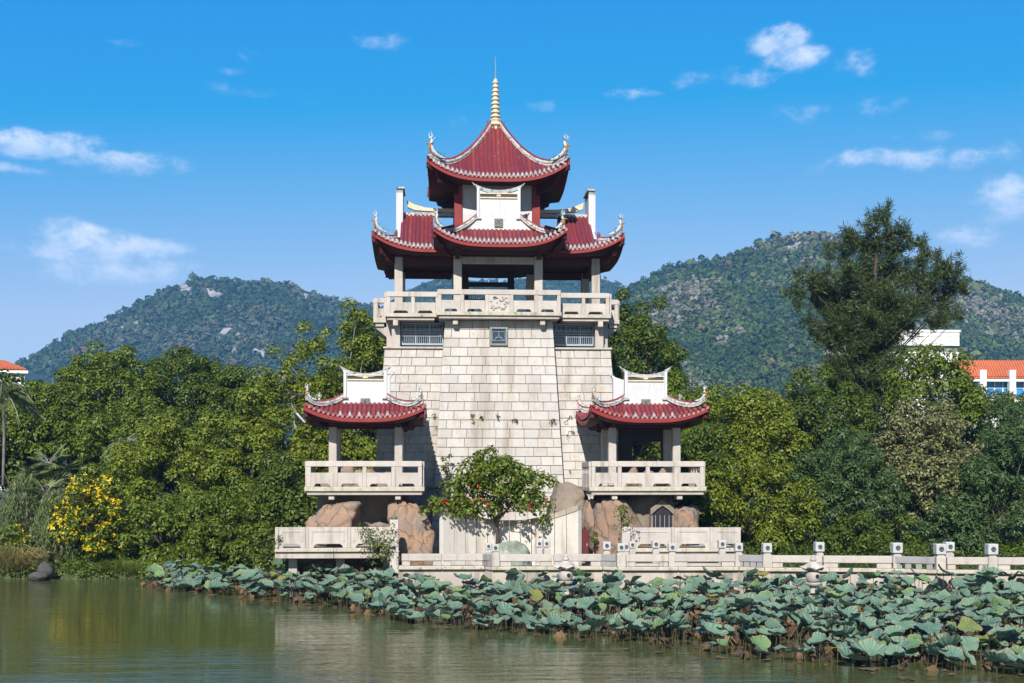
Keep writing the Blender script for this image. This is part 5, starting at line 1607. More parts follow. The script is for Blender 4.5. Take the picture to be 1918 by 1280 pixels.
# ---------------------------------------------------------------- trees and plants
LM = {
 'dark': leaf_mat('leaf_dark_green', [(.050, .082, .008), (.078, .116, .010), (.105, .148, .014)]),
 'round': leaf_mat('leaf_mid_green', [(.070, .108, .008), (.105, .150, .010), (.145, .190, .015)]),
 'yellow': leaf_mat('leaf_yellow_green', [(.070, .112, .008), (.112, .158, .010), (.160, .205, .013), (.225, .22, .016)]),
 'lime': leaf_mat('leaf_fresh_green', [(.06, .09, .012), (.10, .14, .018), (.15, .18, .02)]),
 'pale': leaf_mat('leaf_pale_seed', [(.055, .085, .02), (.17, .175, .06), (.27, .25, .11), (.11, .14, .04)]),
 'blue': leaf_mat('leaf_bluish_green', [(.042, .080, .022), (.064, .112, .030), (.088, .14, .040)]),
 'needle': leaf_mat('needle_spray', [(.036, .056, .012), (.052, .074, .016), (.075, .095, .021)], trans=.2),
 'willow': leaf_mat('hanging_leaf', [(.085, .125, .04), (.13, .175, .06), (.17, .21, .085)]),
 'reed': leaf_mat('dry_reed', [(.24, .18, .06), (.15, .15, .04), (.30, .24, .10)]),
 'flower_y': leaf_mat('yellow_petal', [(.62, .45, .006), (.70, .54, .012)], trans=.3),
 'flower_r': leaf_mat('red_petal', [(.55, .03, .03), (.62, .06, .05)], trans=.3),
 'frond': leaf_mat('palm_frond', [(.08, .115, .03), (.13, .17, .05), (.20, .23, .09)], rough=.4),
}
def unit(a): return a / np.maximum(np.linalg.norm(a, axis=1, keepdims=True), 1e-9)
def leaves_np(pos, nrm, tan, L, W, fold=.18):
    """kite-shaped leaves -> verts, quad faces"""
    n = len(pos); b = np.cross(nrm, tan)
    L = np.broadcast_to(np.asarray(L, float).reshape(-1, 1), (n, 1)); W = np.broadcast_to(np.asarray(W, float).reshape(-1, 1), (n, 1))
    v0 = pos; v1 = pos + tan * L * .5 + b * W * .5 + nrm * W * fold
    v2 = pos + tan * L - nrm * L * .08; v3 = pos + tan * L * .5 - b * W * .5 + nrm * W * fold
    verts = np.stack([v0, v1, v2, v3], 1).reshape(-1, 3)
    return verts, np.arange(4 * n).reshape(n, 4)
def cloud_leaves(r, cen, rad, per, L, W, flat=.8, up=.75, droop=.25, shell=.28):
    """leaves in clumps: cen (n,3), rad (n,)"""
    n = len(cen); idx = np.repeat(np.arange(n), per)
    d = unit(r.normal(size=(len(idx), 3)) + np.array([0, 0, .55]))
    rr = rad[idx][:, None] * (r.random((len(idx), 1)) ** shell)
    pos = cen[idx] + d * rr * np.array([1, 1, flat])
    nr = unit(d * .95 + np.array([0, 0, up * .55]) + r.normal(size=d.shape) * .27)
    tn = unit(np.cross(nr, r.normal(size=d.shape)) + np.array([0, 0, -droop]) + d * .35)
    tn = unit(tn - nr * np.sum(tn * nr, 1, keepdims=True))
    return leaves_np(pos, nr, tn, L * r.uniform(.7, 1.3, len(idx)), W * r.uniform(.7, 1.25, len(idx)))
def envelope_clumps(r, C, R, rc, n, lob=.22, low=-.55, ragged=.0):
    """clump centres through the outer part of an uneven ellipsoid"""
    off = r.random(3) * 20; out = []; rads = []; tries = 0
    while len(out) < n and tries < n * 40:
        tries += 1
        d = Vector(r.normal(size=3)).normalized()
        if d.z < low: continue
        f = 1 + lob * 2 * noise.noise(d * 1.9 + Vector(off)) + ragged * max(0, noise.noise(d * 4.5 + Vector(off) * 2)) * 2
        q = r.uniform(.42, 1.0) ** .55
        p = Vector((d.x * R[0], d.y * R[1], d.z * R[2])) * f * q
        c = np.array([C[0] + p.x, C[1] + p.y, C[2] + p.z])
        rr = rc * r.uniform(.7, 1.3)
        if out:
            dist = np.linalg.norm(np.array(out[-400:]) - c, axis=1)
            if dist.min() < rc * .88: continue
        out.append(c); rads.append(rr)
    return np.array(out), np.array(rads)
def limbs(mb, r, base, C, cen, n, r0, fork=.45):
    """tapered trunk that divides into limbs reaching into the crown"""
    base = Vector(base); C = Vector(C)
    k = base.lerp(C, fork); k += Vector((r.uniform(-.2, .2), r.uniform(-.2, .2), 0))
    mb.tube([base + Vector((0, 0, -.3)), base + Vector((0, 0, .25)), base.lerp(k, .5) + Vector((r.uniform(-.1, .1), 0, 0)), k], [r0 * 1.35, r0, r0 * .85, r0 * .72], 8)
    sel = r.choice(len(cen), min(n, len(cen)), replace=False)
    for i in sel:
        e = Vector(cen[i]); mid = k.lerp(e, .5) + Vector((r.uniform(-.3, .3), r.uniform(-.3, .3), r.uniform(.0, .5)))
        mb.tube([k - Vector((0, 0, .15)), k.lerp(mid, .5) + Vector((0, 0, .1)), mid, e], [r0 * .5, r0 * .38, r0 * .26, r0 * .07], 5)
def tree(name, label, u, vt, vb, w, y, kind, seed, group=None, cat='tree', leaf=(.20, .12), rc=.75, dens=1.0, crown_low=.30, lob=.22, flat=.8, up=.75, droop=.25, trunk=.20, bark='bark', depth=.9, ragged=0.0, per=None, extra=None, z_base=None, low=-.55):
    """crown spans the rows vt..vb and is w pixels wide, seen at depth y"""
    r = np.random.default_rng(seed); s = F / (y + D0)
    top, bot = P(u, vt, y), P(u, vb, y); x = top.x
    zb = z_base if z_base is not None else max(.4, min(bot.z, 1.6))
    R = (w / 2 / s * .92, w / 2 / s * depth, (top.z - bot.z) / 2 * .94)
    C = (x, y, (top.z + bot.z) / 2)
    A = math.pi * (R[0] + R[2]) / 2 * (R[0] + R[2]) / 2 * 2.6
    n = max(8, int(A / (rc * rc * 2.2) * dens))
    cen, rad = envelope_clumps(r, C, R, rc, n, lob=lob, ragged=ragged, low=low)
    t = thing(name, label, cat, (x, y, zb), group or (('trees' if cat == 'tree' else 'shrubs') + (' on the left bank' if u < 820 else ' on the right bank')))
    mb = MB(); limbs(mb, r, (x, y, zb), C, cen, 14, trunk)
    mb.build('trunk', M[bark], t, smooth=True)
    per = per or int(2.2 * rc * rc * 3.3 / (leaf[0] * leaf[1] * .5) * .80)
    v, f = cloud_leaves(r, cen, rad, per, leaf[0], leaf[1], flat=flat, up=up, droop=droop)
    if extra is not None:
        v2, f2 = extra(r, cen, rad)
    me = np_mesh('crown', v - np.array([x, y, zb]), f, LM[kind])
    link_mesh('crown', me, t)
    return t, r, cen, rad, np.array([x, y, zb])

T = tree
# left bank, back row
T('tree', 'big round dark green tree at the far left of the back row, above the palm', 95, 700, 905, 190, 26, 'round', 101, leaf=(.20, .13), rc=.56, lob=.09, dens=1.25)
T('tree', 'broad round topped tree, highest of the dark trees left of the tower', 205, 652, 880, 230, 30, 'round', 102, leaf=(.20, .13), rc=.56, lob=.09, dens=1.25)
T('tree', 'round topped dark tree just right of the highest one on the left bank', 345, 657, 860, 230, 32, 'dark', 103, leaf=(.20, .13), rc=.56, lob=.09, dens=1.25)
T('tree', 'dark tree at the right end of the back row on the left bank', 455, 682, 900, 190, 30, 'dark', 104, leaf=(.20, .13), rc=.56, lob=.09, dens=1.25)
T('tree', 'dark green tree filling the gap below the highest round tree', 255, 740, 930, 230, 24, 'round', 105, leaf=(.20, .13), rc=.56, lob=.09, dens=1.25)
T('tree', 'dark tree low behind the fan palms at the left edge', 22, 704, 960, 170, 28, 'dark', 106, leaf=(.3, .2), rc=.8)
# loose trees by the tower
T('tree', 'tall loose yellow green tree with pale bare twigs rising left of the tower', 640, 580, 800, 170, 13, 'yellow', 110, leaf=(.19, .115), rc=.55, lob=.40, ragged=.55, dens=.62, bark='bark_pale', trunk=.12, per=110)
T('tree', 'yellow green tree close behind the left pavilion roof', 560, 688, 930, 210, 12, 'yellow', 111, leaf=(.19, .115), rc=.62, lob=.3, bark='bark_pale')
T('tree', 'green tree pressed against the left flank of the tower', 690, 610, 880, 120, 15, 'yellow', 112, leaf=(.19, .115), rc=.6, lob=.3)
T('tree', 'yellow tinged tree in the middle of the left bank', 345, 785, 1040, 290, 10, 'yellow', 113, leaf=(.18, .105), rc=.62, lob=.26)
T('tree', 'olive green tree left of the left pavilion, upper one', 480, 800, 1020, 240, 9, 'yellow', 114, leaf=(.18, .105), rc=.62, lob=.25)
T('tree', 'dark glossy tree beside the left pavilion balcony', 535, 860, 1085, 150, 3.5, 'dark', 115, leaf=(.17, .09), rc=.55, lob=.25, droop=.6)
T('tree', 'dark tree low in front on the left bank with drooping leaves', 430, 905, 1100, 210, 3.2, 'round', 116, leaf=(.18, .085), rc=.55, lob=.25, droop=.6)
T('shrub', 'dark green shrub at the water, right of the yellow flowering bush', 310, 930, 1085, 200, 3.5, 'round', 117, cat='shrub', leaf=(.20, .12), rc=.5, lob=.25)
T('shrub', 'fresh green shrub against the end of the left raised terrace', 498, 1000, 1080, 62, -2.5, 'lime', 118, cat='shrub', leaf=(.16, .09), rc=.32, z_base=.3, trunk=.05)
T('shrub', 'low green shrub leaning over the lotus at the left bank', 345, 1030, 1100, 170, 1.8, 'round', 119, cat='shrub', leaf=(.18, .10), rc=.4, trunk=.08)
T('shrub', 'reddish tinged shrub between the palms and the yellow green tree', 265, 830, 960, 150, 14, 'blue', 120, cat='shrub', leaf=(.2, .1), rc=.5)
T('shrub', 'dark undergrowth bush behind the left pavilion', 650, 800, 960, 150, 11, 'yellow', 121, cat='shrub', leaf=(.2, .12), rc=.5)
T('shrub', 'dark bush between rock and trees under the left pavilion', 590, 900, 1070, 120, 2.6, 'dark', 122, cat='shrub', leaf=(.2, .12), rc=.5)
# right bank
T('tree', 'dark green tree rising beside the right edge of the gallery', 1195, 560, 800, 150, 15, 'dark', 130, leaf=(.19, .115), rc=.6, lob=.32, ragged=.25)
T('tree', 'tree behind the right pavilion roof', 1262, 690, 930, 140, 13, 'round', 131, leaf=(.19, .115), rc=.62, lob=.28)
T('tree', 'large bright yellow green tree right of the right pavilion', 1385, 712, 1010, 300, 7, 'yellow', 132, leaf=(.19, .11), rc=.65, lob=.26, droop=.5)
T('tree', 'lower leafy tree just behind the bridge, right of the right pavilion', 1400, 850, 1070, 260, 2.0, 'yellow', 133, leaf=(.19, .085), rc=.55, lob=.25, droop=.7)
T('tree', 'dark glossy tree in the shade beside the right pavilion', 1320, 800, 1075, 130, 2.5, 'dark', 134, leaf=(.19, .095), rc=.55, lob=.25, droop=.5)
T('tree', 'dark pointed topped tree left of the feathery tree', 1545, 712, 900, 190, 16, 'dark', 135, leaf=(.19, .11), rc=.6, lob=.3, ragged=.3)
T('tree', 'dark tree hiding the foot of the feathery tree', 1480, 735, 950, 150, 18, 'round', 136, leaf=(.20, .12), rc=.65, lob=.25)
T('shrub', 'dark bluish green bush with narrow leaves left of the pale tree', 1580, 815, 1070, 220, 3, 'blue', 137, cat='shrub', leaf=(.22, .07), rc=.5, lob=.2, up=.4)
T('tree', 'tall leafy tree in front of the white block, upper half of the pale one', 1745, 645, 840, 190, 10, 'round', 138, leaf=(.20, .125), rc=.6, lob=.28)
T('tree', 'tree covered in pale straw coloured seed heads behind the bridge', 1735, 745, 1060, 215, 4.5, 'pale', 139, leaf=(.20, .11), rc=.45, lob=.3, dens=1.1)
T('shrub', 'big dark bluish bush behind the bridge at the right edge', 1880, 800, 1080, 230, 1.5, 'blue', 140, cat='shrub', leaf=(.22, .07), rc=.5, lob=.2, up=.4)
T('tree', 'dark tree below the orange roofed building at the right', 1860, 742, 960, 220, 12, 'blue', 141, leaf=(.19, .095), rc=.6, lob=.22)
T('shrub', 'fresh lime green creeper top under the blue windows', 1890, 738, 790, 120, 16, 'lime', 142, cat='shrub', leaf=(.17, .09), rc=.45, trunk=.08, z_base=3)
T('shrub', 'dark hedge in the shade behind the bridge, between the pale tree and the leafy tree', 1620, 960, 1085, 190, .8, 'dark', 143, cat='shrub', leaf=(.2, .09), rc=.45)
T('tree', 'dark tree at the right edge behind the bush', 1945, 760, 1040, 160, 9, 'blue', 144, leaf=(.19, .095), rc=.6)
T('shrub', 'dark bush behind the bridge below the pale tree', 1790, 940, 1085, 150, .8, 'blue', 145, cat='shrub', leaf=(.2, .08), rc=.45)
T('tree', 'tree in the gap between the dark pointed tree and the pale tree', 1645, 760, 960, 150, 14, 'dark', 146, leaf=(.19, .11), rc=.6)
T('tree', 'tree between the right pavilion and the yellow green tree, further back', 1330, 730, 930, 150, 16, 'round', 147, leaf=(.20, .12), rc=.62)
for k, (u, vt, w, y) in enumerate(((-150, 700, 220, 22), (-330, 690, 230, 24), (-120, 860, 220, 6), (-300, 840, 230, 8), (2080, 720, 230, 12), (2060, 880, 200, 2), (2280, 700, 240, 14), (2260, 880, 240, 3), (2480, 740, 240, 9))):
    T('tree', 'round tree beyond the %s edge of the photograph' % ('left' if u < 0 else 'right'), u, vt, 1030 if vt > 800 else 940, w, y, ('round', 'dark', 'blue')[k % 3], 190 + k, group='trees outside the picture', leaf=(.30, .2), rc=.75, dens=.8)
# far row that closes the view under the crowns
for k, (u, vt, w) in enumerate(((-40, 800, 200), (120, 810, 200), (420, 800, 220), (590, 790, 200), (760, 820, 200), (1130, 780, 180), (1260, 800, 200), (1450, 800, 220), (1590, 840, 200), (1700, 800, 200), (1830, 800, 200))):
    T('tree', ('dark background tree glimpsed through gaps low behind the left bank trees' if u < 960 else 'dark background tree glimpsed through gaps low behind the right bank trees'), u, vt, 960, w, 36, 'dark', 160 + k, group='dim trees behind the bank', leaf=(.36, .24), rc=.95, dens=.7, lob=.25)

# the feathery casuarina
def casuarina():
    r = np.random.default_rng(201); y = 20.0; s = F / (y + D0)
    b = P(1628, 830, y); t = thing('casuarina_tree', 'tall dark feathery needle tree standing above everything on the right', 'tree', (b.x, y, 1.5))
    tips = [(1645, 412), (1622, 430), (1668, 440), (1700, 440), (1715, 462), (1588, 452), (1570, 478), (1610, 470), (1640, 470), (1675, 480), (1735, 480), (1765, 492), (1790, 500), (1750, 520), (1800, 540), (1500, 515), (1492, 560), (1520, 540), (1545, 520), (1535, 570),
            (1560, 545), (1580, 520), (1600, 510), (1625, 520), (1655, 520), (1690, 515), (1715, 530), (1740, 545), (1770, 560), (1795, 590), (1760, 600), (1725, 590), (1690, 570), (1660, 570), (1630, 570), (1600, 560), (1575, 590), (1545, 610), (1520, 620), (1550, 650), (1580, 640), (1605, 620), (1635, 630), (1665, 620), (1700, 620),
            (1570, 690), (1600, 680), (1630, 690), (1655, 680), (1680, 660), (1590, 730), (1615, 740), (1640, 740), (1605, 770), (1630, 780), (1655, 720), (1585, 700), (1620, 655), (1648, 600), (1610, 590), (1670, 600), (1740, 575), (1780, 525), (1590, 610), (1560, 620), (1615, 710), (1640, 660), (1625, 760), (1600, 650)]
    trunk = MB(); zt = P(1640, 450, y).z
    tp = [Vector((b.x, y, 1.2)), Vector((b.x - .1, y, 5)), P(1625, 690, y), P(1632, 600, y), P(1640, 500, y), P(1645, 420, y)]
    trunk.tube(tp, [.42, .34, .27, .2, .11, .02], 8)
    cen = []
    V, Fc = [], []; nv = 0
    tips += [(1535 + 13 * (k % 12), 560 + 22 * (k // 12) + 7 * (k % 3)) for k in range(0, 96, 2) if abs(1535 + 13 * (k % 12) - 1622) < 95 - 4.2 * (k // 12)]
    for (u, v) in tips:
        u += r.uniform(-6, 6); v += r.uniform(-6, 6)
        e = P(u, v, y + r.uniform(-1.7, 1.7))
        fr = min(1, max(.1, (e.z - 5.5) / (zt - 5.5) * .85)); k = fr * (len(tp) - 2) + 1; i = min(int(k), len(tp) - 2)
        a = tp[i].lerp(tp[i + 1], k - i); a = Vector((b.x + (a.x - b.x), a.y, max(3.0, e.z - .3 - abs(e.x - a.x) * .95)))
        mid = a.lerp(e, .55) + Vector((0, 0, -.1 + .25 * r.random()))
        if (a - e).length > .8: trunk.tube([a, mid, e], [.06, .035, .010], 4)
        # several drooping sprays along the limb
        for q in range(13):
            f0 = r.random() ** .22
            p = (mid.lerp(e, f0) if q > 2 else a.lerp(mid, r.random())) + Vector(r.normal(0, .26, 3))
            cen.append(p)
    cen = np.array([tuple(c) for c in cen])
    per = 60
    idx = np.repeat(np.arange(len(cen)), per); n = len(idx)
    main = unit(r.normal(size=(len(cen), 3)) * np.array([.42, .42, .3]) + np.stack([0 * cen[:, 0], 0 * cen[:, 0], np.where(cen[:, 2] > 12.5, .85, np.where(r.random(len(cen)) < .5, .5, -.6))], 1))
    st = r.random((n, 1))
    pos = cen[idx] + main[idx] * st * .78 + r.normal(0, .07, (n, 3))
    tn = unit(main[idx] * .55 + r.normal(size=(n, 3)) * .55 + np.array([0, 0, -.35]) * st)
    nr = unit(np.cross(tn, r.normal(size=(n, 3))))
    v, f = leaves_np(pos, nr, tn, r.uniform(.26, .52, n), r.uniform(.035, .065, n), .1)
    trunk.build('trunk', M['bark'], t, smooth=True)
    link_mesh('crown', np_mesh('crown', v - np.array([b.x, y, 1.5]), f, LM['needle']), t)
casuarina()

# flowering bush, weeping shrub, palms, reeds
def bush_with_flowers(label, u, vt, vb, w, y, kind, flower, nfl, seed, fl_size=.09, name='flowering_bush', cat='bush', **kw):
    t, r, cen, rad, o = tree(name, label, u, vt, vb, w, y, kind, seed, cat=cat, **kw)
    n = nfl; ok = np.where(cen[:, 2] < np.median(cen[:, 2]))[0] if flower == 'flower_r' else np.arange(len(cen)); i = ok[r.integers(0, len(ok), n)]
    d = unit(r.normal(size=(n, 3)) + np.array([0, -.9, .4]))
    c = cen[i] + d * rad[i][:, None] * r.uniform(.85, 1.15, (n, 1))
    idx = np.repeat(np.arange(n), 6)
    nr = unit(d[idx] + r.normal(size=(len(idx), 3)) * .5); tn = unit(np.cross(nr, r.normal(size=(len(idx), 3))))
    v, f = leaves_np(c[idx] + r.normal(0, fl_size * .3, (len(idx), 3)), nr, tn, fl_size * r.uniform(.8, 1.3, len(idx)), fl_size * .8)
    fo = link_mesh('flowers', np_mesh('flowers', v - o, f, LM[flower]), t); fo['kind'] = 'stuff'
    return t
bush_with_flowers('bush full of bright yellow flowers hanging over the water at the left', 168, 885, 1085, 150, 2.6, 'round', 'flower_y', 640, 301, .095, leaf=(.18, .10), rc=.42, lob=.35, dens=.8, droop=.6, trunk=.08)
bush_with_flowers('small clump with a few yellow flowers at the left edge of the bank', 35, 985, 1060, 90, 3.0, 'lime', 'flower_y', 40, 302, .10, leaf=(.18, .10), rc=.4, trunk=.06)
bush_with_flowers('small leafy tree with red flowers growing on the mossy mound before the tower', 932, 856, 980, 186, -5.25, 'round', 'flower_r', 15, 303, .12, name='bougainvillea_tree', cat='tree', leaf=(.19, .12), rc=.32, lob=.36, ragged=.4, dens=1.2, per=56, low=-.75, trunk=.08, z_base=1.9, depth=.42, flat=.9)
def hanging(label, u, vt, vb, w, y, seed, name='weeping_shrub', cat='shrub', kind='willow', nst=150, ll=.26):
    r = np.random.default_rng(seed); s = F / (y + D0); top, bot = P(u, vt, y), P(u, vb, y); t = thing(name, label, cat, (top.x, y, max(.3, bot.z)))
    W = w / 2 / s; H = top.z - bot.z; pos, tan = [], []
    tr = MB()
    for k in range(nst):
        a = r.uniform(0, 2 * math.pi); q = r.random() ** .5
        x0 = top.x + math.cos(a) * q * W * .6; y0 = y + math.sin(a) * q * W * .6; z0 = top.z - q * q * H * .45 - r.uniform(0, .4)
        x1 = top.x + math.cos(a) * q * W; y1 = y + math.sin(a) * q * W
        L_ = r.uniform(.35, .75) * H
        for j in range(26):
            f = j / 25; p = np.array([x0 + (x1 - x0) * f, y0 + (y1 - y0) * f, z0 + .25 * math.sin(f * 2.2) - L_ * f ** 1.4]) + r.normal(0, .045, 3)
            if p[2] < bot.z: break
            pos.append(p); tan.append((r.normal(0, .4), r.normal(0, .4), -1))
    for k in range(6): tr.tube([(top.x + r.uniform(-.2, .2), y, max(.3, bot.z) - .2), (top.x + r.uniform(-.4, .4), y, bot.z + H * .5), (top.x + r.uniform(-W, W) * .6, y + r.uniform(-.4, .4), top.z - .2)], [.06, .045, .015], 5)
    tr.build('trunk', M['bark'], t, smooth=True)
    pos = np.array(pos); tan = unit(np.array(tan)); nr = unit(np.cross(tan, r.normal(size=tan.shape)))
    v, f = leaves_np(pos, nr, tan, ll * r.uniform(.6, 1.2, len(pos)), .045 * np.ones(len(pos)))
    link_mesh('crown', np_mesh('crown', v - np.array([top.x, y, max(.3, bot.z)]), f, LM[kind]), t)
hanging('pale green weeping shrub hanging over the water left of the yellow flowers', 105, 905, 1075, 130, 3.2, 311, nst=210)
hanging('second weeping shrub, greyer, behind the first at the left edge', 45, 880, 1040, 120, 6, 312, nst=160)
def palm(label, u, vt, vb, y, seed, fan=False, nf=16, L_=1.3, name='palm_tree', trunk=True, group=None):
    r = np.random.default_rng(seed); c = P(u, vt, y); b = P(u, vb, y); zb = max(.4, b.z)
    t = thing(name, label, 'palm', (c.x, y, zb), group)
    if trunk: MB().tube([(c.x, y, zb - .3), (c.x + .05, y, (zb + c.z) / 2), (c.x, y, c.z)], [.10, .08, .06], 8).build('trunk', M['bark_pale'], t, smooth=True)
    else: MB().tube([(c.x, y, zb - .3), (c.x, y, c.z - .2)], [.12, .08], 7).build('trunk', M['bark'], t, smooth=True)
    for k in range(nf):
        a = 2 * math.pi * k / nf + r.uniform(-.2, .2); el = r.uniform(-.35, 1.15)
        d = Vector((math.cos(a) * math.cos(el), math.sin(a) * math.cos(el), math.sin(el))); LL = L_ * r.uniform(.8, 1.15)
        pos, tan, le = [], [], []
        if fan:
            hub = c.to_4d().to_3d() + d * LL * .55
            s = Vector((-d.y, d.x, 0)).normalized(); up = s.cross(d)
            for j in range(17):
                w = (j / 16 - .5) * 3.6
                q = (d * math.cos(w) + s * math.sin(w)).normalized(); pos.append(tuple(hub)); tan.append(tuple(q - Vector((0, 0, .35 + .1 * r.random())))); le.append(LL * .62)
            ww = .09
            stem = [c, c + d * LL * .3, hub]
        else:
            stem = [c + d * LL * f - Vector((0, 0, .75 * LL * f ** 2.2)) for f in (0, .25, .5, .75, 1)]
            for j in range(30):
                f = .12 + .88 * j / 29; i = min(int(f * 4), 3); p = stem[i].lerp(stem[i + 1], f * 4 - i); q = (stem[i + 1] - stem[i]).normalized(); s = q.cross(Vector((0, 0, 1))).normalized()
                for sg in (-1, 1): pos.append(tuple(p)); tan.append(tuple(s * sg + q * .6 - Vector((0, 0, .5)))); le.append(LL * .36 * math.sin(.25 + 2.6 * f))
            ww = .05
        pos = np.array(pos); tan = unit(np.array(tan)); nr = unit(np.cross(tan, np.array([tuple(d)] * len(pos)) + r.normal(0, .2, tan.shape)))
        v, f = leaves_np(pos, nr, tan, np.array(le), ww * np.ones(len(pos)))
        fo = link_mesh('frond', np_mesh('frond', v - np.array([c.x, y, zb]), f, LM['frond']), t)
        MB().tube(stem, [.022] * (len(stem) - 1) + [.008], 4).build('frond_stem', M['bark_pale'], fo)
palm('tall slim feather palm at the left edge of the photograph', 6, 735, 900, 14, 321, nf=34, L_=2.0)
for k, (u, v, y, lb) in enumerate(((92, 868, 8, 'fan palm topmost in the palm clump at the left bank'), (62, 905, 7, 'fan palm at the left end of the palm clump'), (122, 888, 9, 'fan palm at the right end of the palm clump'), (85, 925, 6, 'fan palm lowest in front of the palm clump'), (40, 950, 7, 'fan palm half hidden in the weeping shrub'), (108, 918, 7.5, 'fan palm in the middle of the palm clump, right of the lowest'))):
    palm(lb, u, v, v + 110, y, 330 + k, fan=True, nf=15, L_=1.05, name='fan_palm', trunk=False, group='fan palms on the left bank')
palm('small feather palm poking out between the round trees and the yellow green tree', 232, 832, 900, 16, 340, nf=14, L_=1.5, trunk=False)
palm('second small feather palm behind the reddish shrub', 272, 815, 900, 17, 341, nf=12, L_=1.4, trunk=False)
def reeds(label, u, vt, vb, w, y, seed, kind='reed', n=900, name='reed_clump', cat='reeds', wd=.035):
    r = np.random.default_rng(seed); s = F / (y + D0); b = P(u, vb, y); H = (vb - vt) / s; W = w / 2 / s
    t = thing(name, label, cat, (b.x, y, .15))
    a = r.random(n) * 2 * math.pi; q = np.sqrt(r.random(n))
    base = np.stack([b.x + np.cos(a) * q * W * .75, y + np.sin(a) * q * W * .55, .15 + r.random(n) * H * .45], 1)
    d = unit(np.stack([np.cos(a) * q * .8 + r.normal(0, .3, n), np.sin(a) * q * .8 + r.normal(0, .3, n), np.ones(n)], 1))
    nr = unit(np.cross(d, r.normal(size=(n, 3))))
    v, f = leaves_np(base, nr, d, H * r.uniform(.4, .75, n), wd * np.ones(n), .05)
    v2, f2 = leaves_np(base + d * H * .5, nr, unit(d + np.stack([np.cos(a), np.sin(a), -1.5 * np.ones(n)], 1)), H * r.uniform(.2, .4, n), wd * np.ones(n), .05)
    o = np.array([b.x, y, .15])
    link_mesh('blades', np_mesh('blades', np.concatenate([v, v2]) - o, np.concatenate([f, f2 + len(v)]), LM[kind]), t)
reeds('rounded clump of dry yellowish reeds at the water on the left edge', 18, 1018, 1080, 110, 1.9, 351)
reeds('low strip of bright green grass at the water below the yellow flowers', 225, 1052, 1084, 110, 1.5, 352, 'lime', 700, 'grass_tuft', 'grass', .025)
reeds('small green grass tuft at the shore right of the low grass strip', 150, 1066, 1086, 70, 1.5, 353, 'lime', 300, 'grass_tuft', 'grass', .025)

# climbing plants and weeds on the stone
def sprig(label, u, v, y, w, h, kind, seed, n=120, leaf=(.13, .08), hang=0.0, name='wall_weed', cat='weed', group=None):
    r = np.random.default_rng(seed); s = F / (y + D0); c = P(u, v, y); t = thing(name, label, cat, tuple(c), group)
    st = MB(); cen = []
    for k in range(max(3, int(w * h / 160))):
        e = c + Vector((r.uniform(-.5, .5) * w / s, r.uniform(-.35, .05), (r.uniform(-.5, .5) * h - hang * 0) / s)); st.tube([c + Vector((0, .1, -.2 * h / s)), c.lerp(e, .5) + Vector((0, -.05, .05)), e], [.015, .012, .006], 4); cen.append(tuple(e))
    st.build('stem', M['bark'], t)
    cen = np.array(cen); rad = np.full(len(cen), .22 * min(w, h) / s + .03)
    v_, f_ = cloud_leaves(r, cen, rad, max(6, n // len(cen)), leaf[0], leaf[1], droop=.4 + hang)
    link_mesh('leaves', np_mesh('leaves', v_ - np.array(tuple(c)), f_, LM[kind]), t)
zrow = Z(780, -.05)
for k, (u, v, w, h, kd, lb) in enumerate(((815, 783, 9, 10, 'dark', 'leftmost small dark weed in the row of weeds on the tower wall'), (883, 779, 8, 12, 'round', 'second weed from the left in the row on the tower wall'), (904, 781, 7, 7, 'dark', 'tiny dark weed, third in the row on the tower wall'), (962, 786, 11, 8, 'dark', 'dark round weed in the middle of the tower wall'),
                             (1037, 786, 13, 12, 'lime', 'yellowish weed left of the joint on the tower wall'), (1063, 786, 14, 18, 'round', 'biggest weed of the row, at the right of the tower wall'), (932, 783, 4, 10, 'reed', 'thin dry weed in the middle of the row on the tower wall'))):
    y = centre_face(P(u, v, 0).z)[1] - .03
    sprig(lb, u, v, y, w, h, kd, 400 + k, n=40, leaf=(.09, .05), group='weeds on the tower wall')
sprig('green climber leaves on the tower wall above the left end of the screen wall', 838, 885, -.6, 18, 60, 'lime', 420, n=160, leaf=(.12, .08), name='climber', cat='climber')
sprig('dry shrub rooted in the shaded tower wall right of the left pavilion', 812, 912, -.4, 22, 26, 'dark', 421, n=120, leaf=(.12, .05))
sprig('yellow green vine tumbling over the right end of the left raised terrace', 708, 1022, -6.9, 62, 70, 'lime', 422, n=520, leaf=(.13, .08), hang=.5, name='hanging_vine', cat='vine')
sprig('light green sprig growing beside the tall post at the right raised terrace', 1165, 972, -6.9, 44, 40, 'lime', 423, n=240, leaf=(.12, .07), name='climber', cat='climber')
sprig('small green plant on the boulder behind the red box', 1108, 1008, -4.9, 18, 18, 'lime', 424, n=80, leaf=(.12, .07), name='climber', cat='climber')
sprig('tiny climber on the left raised terrace outer corner', 521, 1008, -6.3, 10, 24, 'dark', 425, n=50, leaf=(.09, .05), name='climber', cat='climber')
sprig('small dry weed on the tower wall beside the right pavilion railing', 1068, 884, -.8, 6, 10, 'reed', 426, n=20, leaf=(.08, .04))
sprig('golden dry grass tuft inside the right pavilion before its dark screen', 1211, 846, 3.0, 50, 38, 'reed', 427, n=520, leaf=(.26, .04), name='dry_grass_tuft', cat='dry plant')
